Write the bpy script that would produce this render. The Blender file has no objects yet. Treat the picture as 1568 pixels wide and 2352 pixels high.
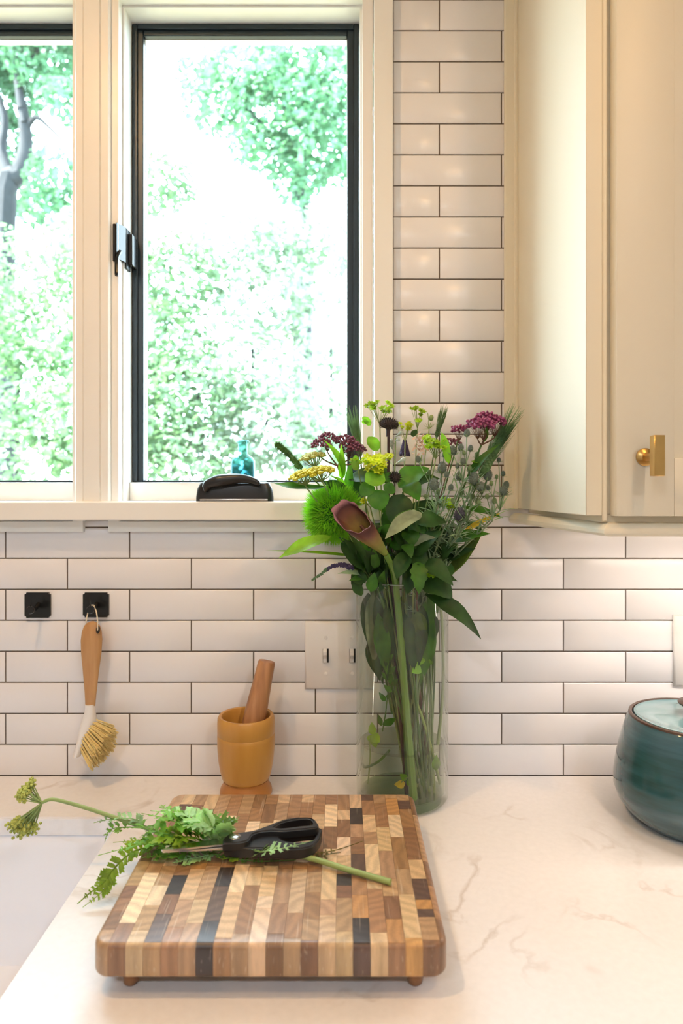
import bpy, bmesh, math, random
import numpy as np
from mathutils import Vector, Matrix

random.seed(7)
rng = np.random.default_rng(11)
PI = math.pi
V3 = Vector
sc = bpy.context.scene
col = sc.collection

# ------------------------------------------------------------------ camera
D = 1.1445                      # eye to tile face
EYE = 1.394
CX, CY, F = 785.0, 1126.0, 1568.0
CT = 0.915                      # countertop height

def P(px, py, y):
    """photograph pixel + real depth y (tile face is y = 0) -> point in the room"""
    d = D + y
    return V3(((px - CX) * d / F, y, EYE - (py - CY) * d / F))

def PZ(px, py, z):
    """photograph pixel lying on the horizontal plane z"""
    d = (EYE - z) * F / (py - CY)
    return V3(((px - CX) * d / F, d - D, z))

cam_d = bpy.data.cameras.new('camera')
cam = bpy.data.objects.new('camera', cam_d); col.objects.link(cam)
cam.location = (0, -D, EYE); cam.rotation_euler = (PI / 2, 0, 0)
cam_d.sensor_fit = 'HORIZONTAL'; cam_d.sensor_width = 24.0; cam_d.lens = 24.0
cam_d.shift_x = -(CX - 784.0) / 1568.0
cam_d.shift_y = -(1176.0 - CY) / 1568.0
cam_d.clip_start = 0.02
cam_d.dof.use_dof = True; cam_d.dof.focus_distance = 0.98; cam_d.dof.aperture_fstop = 4.5
sc.camera = cam

# ------------------------------------------------------------------ world, sun, exposure
SKY = 17.5
w = bpy.data.worlds.new('sky'); sc.world = w; w.use_nodes = True
bg = w.node_tree.nodes['Background']
bg.inputs[0].default_value = (0.70, 0.88, 1.0, 1); bg.inputs[1].default_value = SKY
sun_d = bpy.data.lights.new('sun', 'SUN'); sun_d.energy = 46.0; sun_d.angle = math.radians(1.0)
sun_d.color = (1.0, 0.95, 0.86)
sun = bpy.data.objects.new('sun', sun_d); col.objects.link(sun)
sun.rotation_euler = V3((0.62, 0.30, -0.75)).to_track_quat('-Z', 'Y').to_euler()
sun.location = (-6, -3, 12)
WARM = (1.0, 0.59, 0.25)
COOL = (0.90, 0.95, 1.0)
LAMP_W = 8.2                   # each ceiling downlight
FILL_W = 11.5                   # added fill lamps behind the viewer, unseen
UNDER_W = 3.2                   # light bar under the wall cabinet

sc.view_settings.view_transform = 'Standard'
sc.view_settings.look = 'None'
sc.view_settings.gamma = 1.0
sc.view_settings.use_curve_mapping = False
sc.view_settings.exposure = 0.0
sc.cycles.transparent_max_bounces = 32
sc.cycles.max_bounces = 12
sc.cycles.diffuse_bounces = 5
sc.cycles.use_denoising = True
sc.cycles.caustics_reflective = False
sc.cycles.caustics_refractive = False

# ------------------------------------------------------------------ materials
def nodes(name):
    m = bpy.data.materials.new(name); m.use_nodes = True
    nt = m.node_tree; return m, nt, nt.nodes['Principled BSDF']

def pmat(name, c, rough=0.5, metal=0.0, spec=0.5, var=0.0, vscale=8.0, bump=0.0, bscale=40.0, coat=0.0, c2=None, stretch=(1, 1, 1)):
    m, nt, b = nodes(name)
    b.inputs['Base Color'].default_value = (*c, 1)
    b.inputs['Roughness'].default_value = rough; b.inputs['Metallic'].default_value = metal
    b.inputs['Specular IOR Level'].default_value = spec
    b.inputs['Coat Weight'].default_value = coat; b.inputs['Coat Roughness'].default_value = 0.05
    tc = nt.nodes.new('ShaderNodeTexCoord'); mp = nt.nodes.new('ShaderNodeMapping')
    mp.inputs['Scale'].default_value = stretch
    nt.links.new(tc.outputs['Object'], mp.inputs[0])
    if var or c2:
        n = nt.nodes.new('ShaderNodeTexNoise'); n.inputs['Scale'].default_value = vscale; n.inputs['Detail'].default_value = 5
        nt.links.new(mp.outputs[0], n.inputs['Vector'])
        r = nt.nodes.new('ShaderNodeValToRGB')
        cc = c2 or tuple(max(0, x * (1 - var)) for x in c)
        r.color_ramp.elements[0].position = 0.3; r.color_ramp.elements[1].position = 0.7
        r.color_ramp.elements[0].color = (*cc, 1); r.color_ramp.elements[1].color = (*c, 1)
        nt.links.new(n.outputs[0], r.inputs[0]); nt.links.new(r.outputs[0], b.inputs['Base Color'])
    if bump:
        n2 = nt.nodes.new('ShaderNodeTexNoise'); n2.inputs['Scale'].default_value = bscale; n2.inputs['Detail'].default_value = 4
        nt.links.new(mp.outputs[0], n2.inputs['Vector'])
        bp = nt.nodes.new('ShaderNodeBump'); bp.inputs['Strength'].default_value = bump; bp.inputs['Distance'].default_value = 0.002
        nt.links.new(n2.outputs[0], bp.inputs['Height']); nt.links.new(bp.outputs[0], b.inputs['Normal'])
    return m

def leafmat(name, c, trans=0.35, rough=0.45, var=0.42, vscale=45.0, tcol=None, per_object=True):
    """thin leaf: reflects and lets light through"""
    m, nt, b = nodes(name)
    tc = nt.nodes.new('ShaderNodeTexCoord')
    n = nt.nodes.new('ShaderNodeTexNoise'); n.inputs['Scale'].default_value = vscale; n.inputs['Detail'].default_value = 3
    nt.links.new(tc.outputs['Object'], n.inputs['Vector'])
    r = nt.nodes.new('ShaderNodeValToRGB')
    r.color_ramp.elements[0].position = 0.3; r.color_ramp.elements[1].position = 0.72
    r.color_ramp.elements[0].color = (*[x * (1 - var) for x in c], 1); r.color_ramp.elements[1].color = (*[min(1, x * (1 + var * .6)) for x in c], 1)
    nt.links.new(n.outputs[0], r.inputs[0])
    src = r.outputs[0]
    if per_object:
        oi = nt.nodes.new('ShaderNodeObjectInfo'); hs = nt.nodes.new('ShaderNodeHueSaturation')
        mr = nt.nodes.new('ShaderNodeMapRange'); mr.inputs['To Min'].default_value = 0.75; mr.inputs['To Max'].default_value = 1.3
        nt.links.new(oi.outputs['Random'], mr.inputs['Value']); nt.links.new(mr.outputs[0], hs.inputs['Value'])
        nt.links.new(src, hs.inputs['Color']); src = hs.outputs[0]
    nt.links.new(src, b.inputs['Base Color'])
    b.inputs['Roughness'].default_value = rough; b.inputs['Specular IOR Level'].default_value = 0.35
    t = nt.nodes.new('ShaderNodeBsdfTranslucent')
    mxc = nt.nodes.new('ShaderNodeMix'); mxc.data_type = 'RGBA'; mxc.blend_type = 'MULTIPLY'; mxc.inputs[0].default_value = 1.0
    nt.links.new(src, mxc.inputs[6]); mxc.inputs[7].default_value = (*(tcol or (1.6, 1.7, 0.6)), 1)
    nt.links.new(mxc.outputs[2], t.inputs[0])
    mx = nt.nodes.new('ShaderNodeMixShader'); mx.inputs[0].default_value = trans
    nt.links.new(b.outputs[0], mx.inputs[1]); nt.links.new(t.outputs[0], mx.inputs[2])
    nt.links.new(mx.outputs[0], nt.nodes['Material Output'].inputs[0])
    return m

def thinglass(name, tint, gloss=1.0, edge_tint=None, grad=None, ior=1.45, rough=0.0):
    """clear glass of real panes and walls: light passes straight through, reflections by Fresnel"""
    m = bpy.data.materials.new(name); m.use_nodes = True
    nt = m.node_tree; nt.nodes.remove(nt.nodes['Principled BSDF'])
    tr = nt.nodes.new('ShaderNodeBsdfTransparent'); tr.inputs[0].default_value = (*tint, 1)
    gl = nt.nodes.new('ShaderNodeBsdfGlossy'); gl.inputs['Roughness'].default_value = rough
    gl.inputs[0].default_value = (gloss, gloss, gloss, 1)
    lf = nt.nodes.new('ShaderNodeLayerWeight'); lf.inputs[0].default_value = 0.5     # Schlick: same from both sides of a thin wall
    p5 = nt.nodes.new('ShaderNodeMath'); p5.operation = 'POWER'; p5.inputs[1].default_value = 5.0
    nt.links.new(lf.outputs['Facing'], p5.inputs[0])
    f0 = ((ior - 1) / (ior + 1)) ** 2
    fr = nt.nodes.new('ShaderNodeMath'); fr.operation = 'MULTIPLY_ADD'; fr.inputs[1].default_value = 1 - f0; fr.inputs[2].default_value = f0
    nt.links.new(p5.outputs[0], fr.inputs[0])
    if edge_tint:
        lw = nt.nodes.new('ShaderNodeLayerWeight'); lw.inputs[0].default_value = 0.35
        pw = nt.nodes.new('ShaderNodeMath'); pw.operation = 'POWER'; pw.inputs[1].default_value = 2.5
        nt.links.new(lw.outputs['Facing'], pw.inputs[0])
        mc = nt.nodes.new('ShaderNodeMix'); mc.data_type = 'RGBA'
        mc.inputs[6].default_value = (*tint, 1); mc.inputs[7].default_value = (*edge_tint, 1)
        nt.links.new(pw.outputs[0], mc.inputs[0]); nt.links.new(mc.outputs[2], tr.inputs[0])
    if grad:
        tc = nt.nodes.new('ShaderNodeTexCoord'); sp = nt.nodes.new('ShaderNodeSeparateXYZ')
        nt.links.new(tc.outputs['Object'], sp.inputs[0])
        mr = nt.nodes.new('ShaderNodeMapRange'); mr.inputs['From Min'].default_value = grad[0]; mr.inputs['From Max'].default_value = grad[1]
        nt.links.new(sp.outputs[2], mr.inputs[0])
        r = nt.nodes.new('ShaderNodeValToRGB')
        r.color_ramp.elements[0].color = (*grad[2], 1); r.color_ramp.elements[1].color = (*grad[3], 1)
        nt.links.new(mr.outputs[0], r.inputs[0]); nt.links.new(r.outputs[0], tr.inputs[0])
    mx = nt.nodes.new('ShaderNodeMixShader')
    nt.links.new(fr.outputs[0], mx.inputs[0]); nt.links.new(tr.outputs[0], mx.inputs[1]); nt.links.new(gl.outputs[0], mx.inputs[2])
    nt.links.new(mx.outputs[0], nt.nodes['Material Output'].inputs[0])
    return m

def woodmat(name, light, dark, scale=60.0, stretch=(1, 1, 0.08), rough=0.45, bump=0.1):
    return pmat(name, light, rough, c2=dark, vscale=scale, stretch=stretch, bump=bump, bscale=scale * 2)

M = {}
M['tile'] = pmat('glazed tile', (0.81, 0.795, 0.815), 0.27, bump=0.05, bscale=18)
M['grout'] = pmat('taupe grout', (0.15, 0.115, 0.09), 0.9, var=0.2, vscale=40)
M['paint'] = pmat('white trim paint', (0.86, 0.85, 0.82), 0.28, bump=0.03, bscale=60)
M['cabinet'] = pmat('cream cabinet paint', (0.79, 0.735, 0.595), 0.45, bump=0.02, bscale=80)
M['plaster'] = pmat('plaster', (0.80, 0.79, 0.77), 0.8, bump=0.05)
M['floor'] = woodmat('floor wood', (0.42, 0.26, 0.14), (0.28, 0.16, 0.08), 20, (1, 0.1, 1))
M['black_sash'] = pmat('black window paint', (0.012, 0.022, 0.03), 0.35, bump=0.02)
M['black'] = pmat('black plastic', (0.012, 0.012, 0.013), 0.35, bump=0.04, bscale=400)
M['black_gloss'] = pmat('black enamel', (0.008, 0.009, 0.010), 0.22, bump=0.02, bscale=200)
M['bronze'] = pmat('dark bronze metal', (0.016, 0.015, 0.016), 0.33, metal=0.0, bump=0.03, bscale=300)
M['brass'] = pmat('satin brass', (0.62, 0.40, 0.14), 0.32, metal=1.0, var=0.1, vscale=60)
M['steel'] = pmat('brushed steel', (0.62, 0.60, 0.57), 0.25, metal=1.0, var=0.15, vscale=80, stretch=(1, 8, 1))
M['white_plastic'] = pmat('white plastic', (0.82, 0.79, 0.77), 0.35, bump=0.02)
M['slot'] = pmat('dark slot', (0.03, 0.025, 0.02), 0.8)
M['sink'] = pmat('white fireclay', (0.86, 0.875, 0.93), 0.12, bump=0.01)
M['window_glass'] = thinglass('window glass', (0.97, 0.985, 0.98), 0.8)
M['vase_glass'] = thinglass('vase glass', (0.965, 0.98, 0.962), 1.0, edge_tint=(0.62, 0.68, 0.58))
M['rim_glass'] = thinglass('vase rim glass', (0.85, 0.9, 0.84), 1.0, ior=2.6, rough=0.15)
M['vase_base'] = thinglass('vase base glass', (0.80, 0.86, 0.78), 0.8, edge_tint=(0.55, 0.62, 0.5))
M['water'] = thinglass('vase water', (0.90, 0.915, 0.85), 0.6, edge_tint=(0.74, 0.77, 0.66), ior=1.2)
M['teal_glass'] = thinglass('teal glass', (0.5, 0.85, 0.9), 0.35, grad=(0.012, 0.075, (0.02, 0.27, 0.38), (0.70, 0.92, 0.93)))
M['pine'] = woodmat('honey wood', (0.60, 0.315, 0.07), (0.50, 0.24, 0.045), 30, (1, 1, 0.15), 0.32)
M['pine_dark'] = woodmat('honey wood base', (0.50, 0.22, 0.06), (0.40, 0.16, 0.04), 30, (1, 1, 0.15), 0.35)
M['acacia'] = woodmat('pestle wood', (0.52, 0.26, 0.115), (0.24, 0.095, 0.04), 90, (1, 1, 0.04), 0.4)
M['bamboo'] = woodmat('bamboo handle', (0.60, 0.35, 0.15), (0.44, 0.22, 0.08), 80, (1, 1, 0.07), 0.45)
M['bristle'] = pmat('tampico bristle', (0.93, 0.76, 0.36), 0.6, var=0.15, vscale=90)
M['string'] = pmat('cotton string', (0.75, 0.66, 0.52), 0.9, bump=0.2, bscale=900)
M['lamp_glow'] = pmat('lamp lens', (1, 0.9, 0.75), 0.5)
b_ = M['lamp_glow'].node_tree.nodes['Principled BSDF']
b_.inputs['Emission Color'].default_value = (*WARM, 1); b_.inputs['Emission Strength'].default_value = 6.0
M['bark'] = pmat('bark', (0.018, 0.022, 0.026), 0.9, var=0.4, vscale=12, bump=0.6, bscale=30)
M['soil'] = pmat('garden soil', (0.22, 0.20, 0.12), 0.95, var=0.4, vscale=5)

def quartz():
    m, nt, b = nodes('white quartz')
    b.inputs['Roughness'].default_value = 0.18
    tc = nt.nodes.new('ShaderNodeTexCoord')
    nz = nt.nodes.new('ShaderNodeTexNoise'); nz.inputs['Scale'].default_value = 4.5; nz.inputs['Detail'].default_value = 6; nz.inputs['Distortion'].default_value = 1.6
    nt.links.new(tc.outputs['Object'], nz.inputs['Vector'])
    r = nt.nodes.new('ShaderNodeValToRGB')                    # thin veins where the noise crosses one level
    e = r.color_ramp.elements
    e[0].position = 0.470; e[0].color = (0, 0, 0, 1); e[1].position = 0.53; e[1].color = (0, 0, 0, 1)
    k = e.new(0.5); k.color = (1, 1, 1, 1)
    nt.links.new(nz.outputs[0], r.inputs[0])
    n2 = nt.nodes.new('ShaderNodeTexNoise'); n2.inputs['Scale'].default_value = 9; n2.inputs['Detail'].default_value = 4
    nt.links.new(tc.outputs['Object'], n2.inputs['Vector'])
    mr = nt.nodes.new('ShaderNodeMapRange'); mr.inputs['From Min'].default_value = 0.5; mr.inputs['From Max'].default_value = 0.7
    nt.links.new(n2.outputs[0], mr.inputs[0])
    mu = nt.nodes.new('ShaderNodeMath'); mu.operation = 'MULTIPLY'
    nt.links.new(r.outputs[0], mu.inputs[0]); nt.links.new(mr.outputs[0], mu.inputs[1])
    mu2 = nt.nodes.new('ShaderNodeMath'); mu2.operation = 'MULTIPLY'; mu2.inputs[1].default_value = 0.55
    nt.links.new(mu.outputs[0], mu2.inputs[0])
    mx = nt.nodes.new('ShaderNodeMix'); mx.data_type = 'RGBA'
    mx.inputs[6].default_value = (0.84, 0.83, 0.845, 1); mx.inputs[7].default_value = (0.50, 0.43, 0.38, 1)
    nt.links.new(mu2.outputs[0], mx.inputs[0])
    n3 = nt.nodes.new('ShaderNodeTexNoise'); n3.inputs['Scale'].default_value = 120; n3.inputs['Detail'].default_value = 2
    nt.links.new(tc.outputs['Object'], n3.inputs['Vector'])
    mr3 = nt.nodes.new('ShaderNodeMapRange'); mr3.inputs['To Min'].default_value = 0.94; mr3.inputs['To Max'].default_value = 1.04
    nt.links.new(n3.outputs[0], mr3.inputs[0])
    m4 = nt.nodes.new('ShaderNodeMix'); m4.data_type = 'RGBA'; m4.blend_type = 'MULTIPLY'; m4.inputs[0].default_value = 1
    nt.links.new(mx.outputs[2], m4.inputs[6]); nt.links.new(mr3.outputs[0], m4.inputs[7])
    nt.links.new(m4.outputs[2], b.inputs['Base Color'])
    return m
M['quartz'] = quartz()

def endgrain():
    """end-grain block: its colour comes from the object, ring lines turned by the object's own random number"""
    m, nt, b = nodes('end grain block')
    oi = nt.nodes.new('ShaderNodeObjectInfo'); tc = nt.nodes.new('ShaderNodeTexCoord')
    mp = nt.nodes.new('ShaderNodeMapping'); cx = nt.nodes.new('ShaderNodeCombineXYZ')
    mu = nt.nodes.new('ShaderNodeMath'); mu.operation = 'MULTIPLY'; mu.inputs[1].default_value = 6.283
    nt.links.new(oi.outputs['Random'], mu.inputs[0]); nt.links.new(mu.outputs[0], cx.inputs[2])
    nt.links.new(tc.outputs['Object'], mp.inputs['Vector']); nt.links.new(cx.outputs[0], mp.inputs['Rotation'])
    mu2 = nt.nodes.new('ShaderNodeVectorMath'); mu2.operation = 'SCALE'; mu2.inputs[3].default_value = 13.0
    nt.links.new(cx.outputs[0], mu2.inputs[0]); nt.links.new(mu2.outputs[0], mp.inputs['Location'])
    mp.inputs['Scale'].default_value = (1, 1, 0.12)
    wv = nt.nodes.new('ShaderNodeTexWave'); wv.inputs['Scale'].default_value = 26; wv.inputs['Distortion'].default_value = 11
    wv.inputs['Detail'].default_value = 4; wv.inputs['Detail Scale'].default_value = 0.7
    nt.links.new(mp.outputs[0], wv.inputs['Vector'])
    nz = nt.nodes.new('ShaderNodeTexNoise'); nz.inputs['Scale'].default_value = 500; nz.inputs['Detail'].default_value = 3
    nt.links.new(mp.outputs[0], nz.inputs['Vector'])
    a = nt.nodes.new('ShaderNodeMapRange'); a.inputs['To Min'].default_value = 0.80; a.inputs['To Max'].default_value = 1.06
    nt.links.new(wv.outputs['Fac'], a.inputs[0])
    c = nt.nodes.new('ShaderNodeMapRange'); c.inputs['To Min'].default_value = 0.8; c.inputs['To Max'].default_value = 1.2
    nt.links.new(nz.outputs[0], c.inputs[0])
    mm = nt.nodes.new('ShaderNodeMath'); mm.operation = 'MULTIPLY'
    nt.links.new(a.outputs[0], mm.inputs[0]); nt.links.new(c.outputs[0], mm.inputs[1])
    mx = nt.nodes.new('ShaderNodeMix'); mx.data_type = 'RGBA'; mx.blend_type = 'MULTIPLY'; mx.inputs[0].default_value = 1
    nt.links.new(oi.outputs['Color'], mx.inputs[6]); nt.links.new(mm.outputs[0], mx.inputs[7])
    # knife scratches: thin pale lines in two directions
    last = mx.outputs[2]
    for rot, sc_ in ((0.6, 55), (-0.75, 45), (2.2, 70)):
        m2 = nt.nodes.new('ShaderNodeMapping'); m2.inputs['Rotation'].default_value = (0, 0, rot); m2.inputs['Scale'].default_value = (1, 0.035, 0.2)
        ge = nt.nodes.new('ShaderNodeNewGeometry'); nt.links.new(ge.outputs['Position'], m2.inputs['Vector'])
        n4 = nt.nodes.new('ShaderNodeTexNoise'); n4.inputs['Scale'].default_value = sc_ * 7; n4.inputs['Detail'].default_value = 1
        nt.links.new(m2.outputs[0], n4.inputs['Vector'])
        r4 = nt.nodes.new('ShaderNodeMapRange'); r4.inputs['From Min'].default_value = 0.70; r4.inputs['From Max'].default_value = 0.78; r4.inputs['To Max'].default_value = 0.30
        nt.links.new(n4.outputs[0], r4.inputs[0])
        m5 = nt.nodes.new('ShaderNodeMix'); m5.data_type = 'RGBA'
        nt.links.new(r4.outputs[0], m5.inputs[0]); nt.links.new(last, m5.inputs[6]); m5.inputs[7].default_value = (0.75, 0.6, 0.45, 1)
        last = m5.outputs[2]
    nt.links.new(last, b.inputs['Base Color'])
    b.inputs['Roughness'].default_value = 0.36; b.inputs['Specular IOR Level'].default_value = 0.6
    return m
M['endgrain'] = endgrain()
M['foot_wood'] = woodmat('foot wood', (0.30, 0.14, 0.06), (0.2, 0.09, 0.04), 60)

def glaze():
    m, nt, b = nodes('teal glaze')
    b.inputs['Roughness'].default_value = 0.10; b.inputs['Coat Weight'].default_value = 0.4
    tc = nt.nodes.new('ShaderNodeTexCoord'); sp = nt.nodes.new('ShaderNodeSeparateXYZ')
    nt.links.new(tc.outputs['Object'], sp.inputs[0])
    mp = nt.nodes.new('ShaderNodeMapping'); mp.inputs['Scale'].default_value = (6, 6, 60)
    nt.links.new(tc.outputs['Object'], mp.inputs[0])
    nz = nt.nodes.new('ShaderNodeTexNoise'); nz.inputs['Scale'].default_value = 1.5; nz.inputs['Detail'].default_value = 6
    nt.links.new(mp.outputs[0], nz.inputs['Vector'])
    # two dips: the lower band paler, its line tilted
    ad = nt.nodes.new('ShaderNodeMath'); ad.operation = 'MULTIPLY_ADD'; ad.inputs[1].default_value = -0.16
    nt.links.new(sp.outputs[0], ad.inputs[0]); nt.links.new(sp.outputs[2], ad.inputs[2])
    a2 = nt.nodes.new('ShaderNodeMath'); a2.operation = 'MULTIPLY_ADD'; a2.inputs[1].default_value = 0.012
    nt.links.new(nz.outputs[0], a2.inputs[0]); nt.links.new(ad.outputs[0], a2.inputs[2])
    r = nt.nodes.new('ShaderNodeValToRGB')
    mr = nt.nodes.new('ShaderNodeMapRange'); mr.inputs['From Max'].default_value = 0.16
    nt.links.new(a2.outputs[0], mr.inputs[0]); nt.links.new(mr.outputs[0], r.inputs[0])
    e = r.color_ramp.elements
    e[0].position = 0.0; e[0].color = (0.035, 0.085, 0.095, 1)
    e[1].position = 1.0; e[1].color = (0.07, 0.15, 0.19, 1)
    for p_, c_ in ((0.38, (0.065, 0.13, 0.16)), (0.43, (0.020, 0.078, 0.092)), (0.80, (0.024, 0.085, 0.095)), (0.92, (0.05, 0.13, 0.17))):
        k = e.new(p_); k.color = (*c_, 1)
    r2 = nt.nodes.new('ShaderNodeMapRange'); r2.inputs['From Min'].default_value = 0.25; r2.inputs['From Max'].default_value = 0.75; r2.inputs['To Min'].default_value = 0.6; r2.inputs['To Max'].default_value = 1.35
    nt.links.new(nz.outputs[0], r2.inputs[0])
    mx = nt.nodes.new('ShaderNodeMix'); mx.data_type = 'RGBA'; mx.blend_type = 'MULTIPLY'; mx.inputs[0].default_value = 1
    nt.links.new(r.outputs[0], mx.inputs[6]); nt.links.new(r2.outputs[0], mx.inputs[7])
    nt.links.new(mx.outputs[2], b.inputs['Base Color'])
    bp = nt.nodes.new('ShaderNodeBump'); bp.inputs['Strength'].default_value = 0.15; bp.inputs['Distance'].default_value = 0.002
    nt.links.new(nz.outputs[0], bp.inputs['Height']); nt.links.new(bp.outputs[0], b.inputs['Normal'])
    return m
M['glaze'] = glaze()
M['glaze_lid'] = pmat('pale teal lid glaze', (0.20, 0.33, 0.37), 0.08, c2=(0.12, 0.24, 0.27), vscale=25, coat=0.5)
M['glaze_rim'] = pmat('brown bare rim', (0.10, 0.06, 0.045), 0.35, var=0.3, vscale=50)

# plants
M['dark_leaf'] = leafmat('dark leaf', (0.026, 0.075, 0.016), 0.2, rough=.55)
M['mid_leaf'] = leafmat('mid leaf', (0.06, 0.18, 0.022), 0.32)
M['lime_leaf'] = leafmat('lime leaf', (0.20, 0.42, 0.035), 0.4)
M['grey_leaf'] = leafmat('felted leaf underside', (0.25, 0.30, 0.19), 0.15, rough=0.8)
M['yellow_leaf'] = leafmat('yellow leaf', (0.62, 0.42, 0.05), 0.3)
M['purple_leaf'] = leafmat('purple tipped leaf', (0.09, 0.14, 0.03), 0.25)
M['stem'] = pmat('green stem', (0.075, 0.16, 0.03), 0.45, var=0.3, vscale=30)
M['stem_pale'] = pmat('pale stem', (0.30, 0.40, 0.13), 0.5, var=0.25, vscale=30)
M['stem_grey'] = pmat('grey green stem', (0.24, 0.32, 0.18), 0.55, var=0.3, vscale=40)
M['stem_brown'] = pmat('brown stem', (0.16, 0.075, 0.045), 0.55, var=0.3, vscale=40)
M['stem_dark'] = pmat('dark purple stem', (0.055, 0.028, 0.03), 0.5, var=0.3, vscale=40)
M['calla_stem'] = pmat('smooth calla stem', (0.16, 0.30, 0.05), 0.28, var=0.25, vscale=25, stretch=(1, 1, 0.1))
M['fuzz'] = leafmat('fuzzy green', (0.22, 0.50, 0.04), 0.35, var=0.35, rough=0.8, vscale=60)
M['fuzz_core'] = pmat('fuzzy core', (0.04, 0.16, 0.01), 0.9)
M['yarrow_yellow'] = pmat('yarrow yellow', (0.64, 0.60, 0.03), 0.7, var=0.35, vscale=120)
M['yarrow_pale'] = pmat('yarrow pale', (0.50, 0.52, 0.14), 0.7, var=0.3, vscale=120)
M['yarrow_green'] = pmat('unripe yarrow', (0.50, 0.54, 0.12), 0.7, var=0.35, vscale=120)
M['milkweed'] = pmat('burgundy buds', (0.27, 0.08, 0.14), 0.5, var=0.45, vscale=150)
M['milkweed_pink'] = pmat('magenta buds', (0.38, 0.075, 0.20), 0.5, var=0.45, vscale=150)
M['chartreuse'] = leafmat('chartreuse bract', (0.52, 0.60, 0.025), 0.35, tcol=(1.3, 1.4, 0.6))
M['chartreuse_green'] = leafmat('green bract', (0.36, 0.55, 0.03), 0.35, tcol=(1.3, 1.4, 0.6))
M['thistle'] = pmat('grey thistle', (0.16, 0.21, 0.17), 0.7, var=0.4, vscale=200)
M['thistle_green'] = pmat('green thistle bud', (0.20, 0.30, 0.13), 0.7, var=0.4, vscale=200)
M['thistle_purple'] = pmat('purple thistle', (0.09, 0.085, 0.12), 0.7, var=0.4, vscale=200)
M['bract_grey'] = leafmat('silver bract', (0.26, 0.38, 0.24), 0.2)
M['cone'] = pmat('dark seed cone', (0.045, 0.030, 0.028), 0.75, var=0.5, vscale=200)
M['wheat'] = leafmat('green grain', (0.17, 0.31, 0.13), 0.25)
M['timothy'] = leafmat('green spike', (0.10, 0.24, 0.06), 0.2)
M['veronica'] = pmat('violet spike', (0.07, 0.05, 0.14), 0.7, var=0.4, vscale=200)
M['veronica_tip'] = pmat('green spike tip', (0.16, 0.28, 0.13), 0.7, var=0.3, vscale=200)
M['white_petal'] = leafmat('white bud', (0.62, 0.66, 0.58), 0.25, tcol=(1.1, 1.1, 1))
M['peach_petal'] = leafmat('peach petal', (0.60, 0.42, 0.32), 0.25, tcol=(1.1, 1.0, 1))
M['fern_leaf'] = leafmat('feathery leaf', (0.21, 0.44, 0.08), 0.3)
M['fern_pale'] = leafmat('pale feathery leaf', (0.36, 0.58, 0.27), 0.2)
M['fern_lime'] = leafmat('lime feathery leaf', (0.30, 0.46, 0.05), 0.35)
M['dry_leaf'] = leafmat('dried leaf', (0.12, 0.10, 0.03), 0.15)

def callamat():
    m, nt, b = nodes('calla spathe')
    tc = nt.nodes.new('ShaderNodeTexCoord'); sp = nt.nodes.new('ShaderNodeSeparateXYZ')
    nt.links.new(tc.outputs['UV'], sp.inputs[0])
    r = nt.nodes.new('ShaderNodeValToRGB'); e = r.color_ramp.elements
    e[0].position = 0.15; e[0].color = (0.19, 0.24, 0.045, 1); e[1].position = 0.97; e[1].color = (0.30, 0.14, 0.17, 1)
    for p_, c_ in ((0.50, (0.25, 0.19, 0.05)), (0.78, (0.15, 0.06, 0.04)), (0.9, (0.060, 0.018, 0.020))):
        k = e.new(p_); k.color = (*c_, 1)
    nt.links.new(sp.outputs[1], r.inputs[0])
    nz = nt.nodes.new('ShaderNodeTexNoise'); nz.inputs['Scale'].default_value = 60
    nt.links.new(tc.outputs['Object'], nz.inputs['Vector'])
    mr = nt.nodes.new('ShaderNodeMapRange'); mr.inputs['To Min'].default_value = 0.65; mr.inputs['To Max'].default_value = 1.35
    nt.links.new(nz.outputs[0], mr.inputs[0])
    mx = nt.nodes.new('ShaderNodeMix'); mx.data_type = 'RGBA'; mx.blend_type = 'MULTIPLY'; mx.inputs[0].default_value = 1
    nt.links.new(r.outputs[0], mx.inputs[6]); nt.links.new(mr.outputs[0], mx.inputs[7])
    nt.links.new(mx.outputs[2], b.inputs['Base Color'])
    b.inputs['Roughness'].default_value = 0.5; b.inputs['Specular IOR Level'].default_value = 0.3
    return m
M['calla'] = callamat()

# ------------------------------------------------------------------ mesh helpers
def tag(o, label=None, cat=None, group=None, kind=None):
    if label: o['label'] = label
    if cat: o['category'] = cat
    if group: o['group'] = group
    if kind: o['kind'] = kind
    return o

def wloc(o):
    v = V3((0, 0, 0))
    while o: v += o.location; o = o.parent
    return v

def empty(name, loc, label=None, cat=None, group=None, kind=None, parent=None):
    o = bpy.data.objects.new(name, None); col.objects.link(o)
    o.empty_display_size = 0.03
    if parent: o.parent = parent; o.location = V3(loc) - wloc(parent)
    else: o.location = loc
    return tag(o, label, cat, group, kind)

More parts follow.
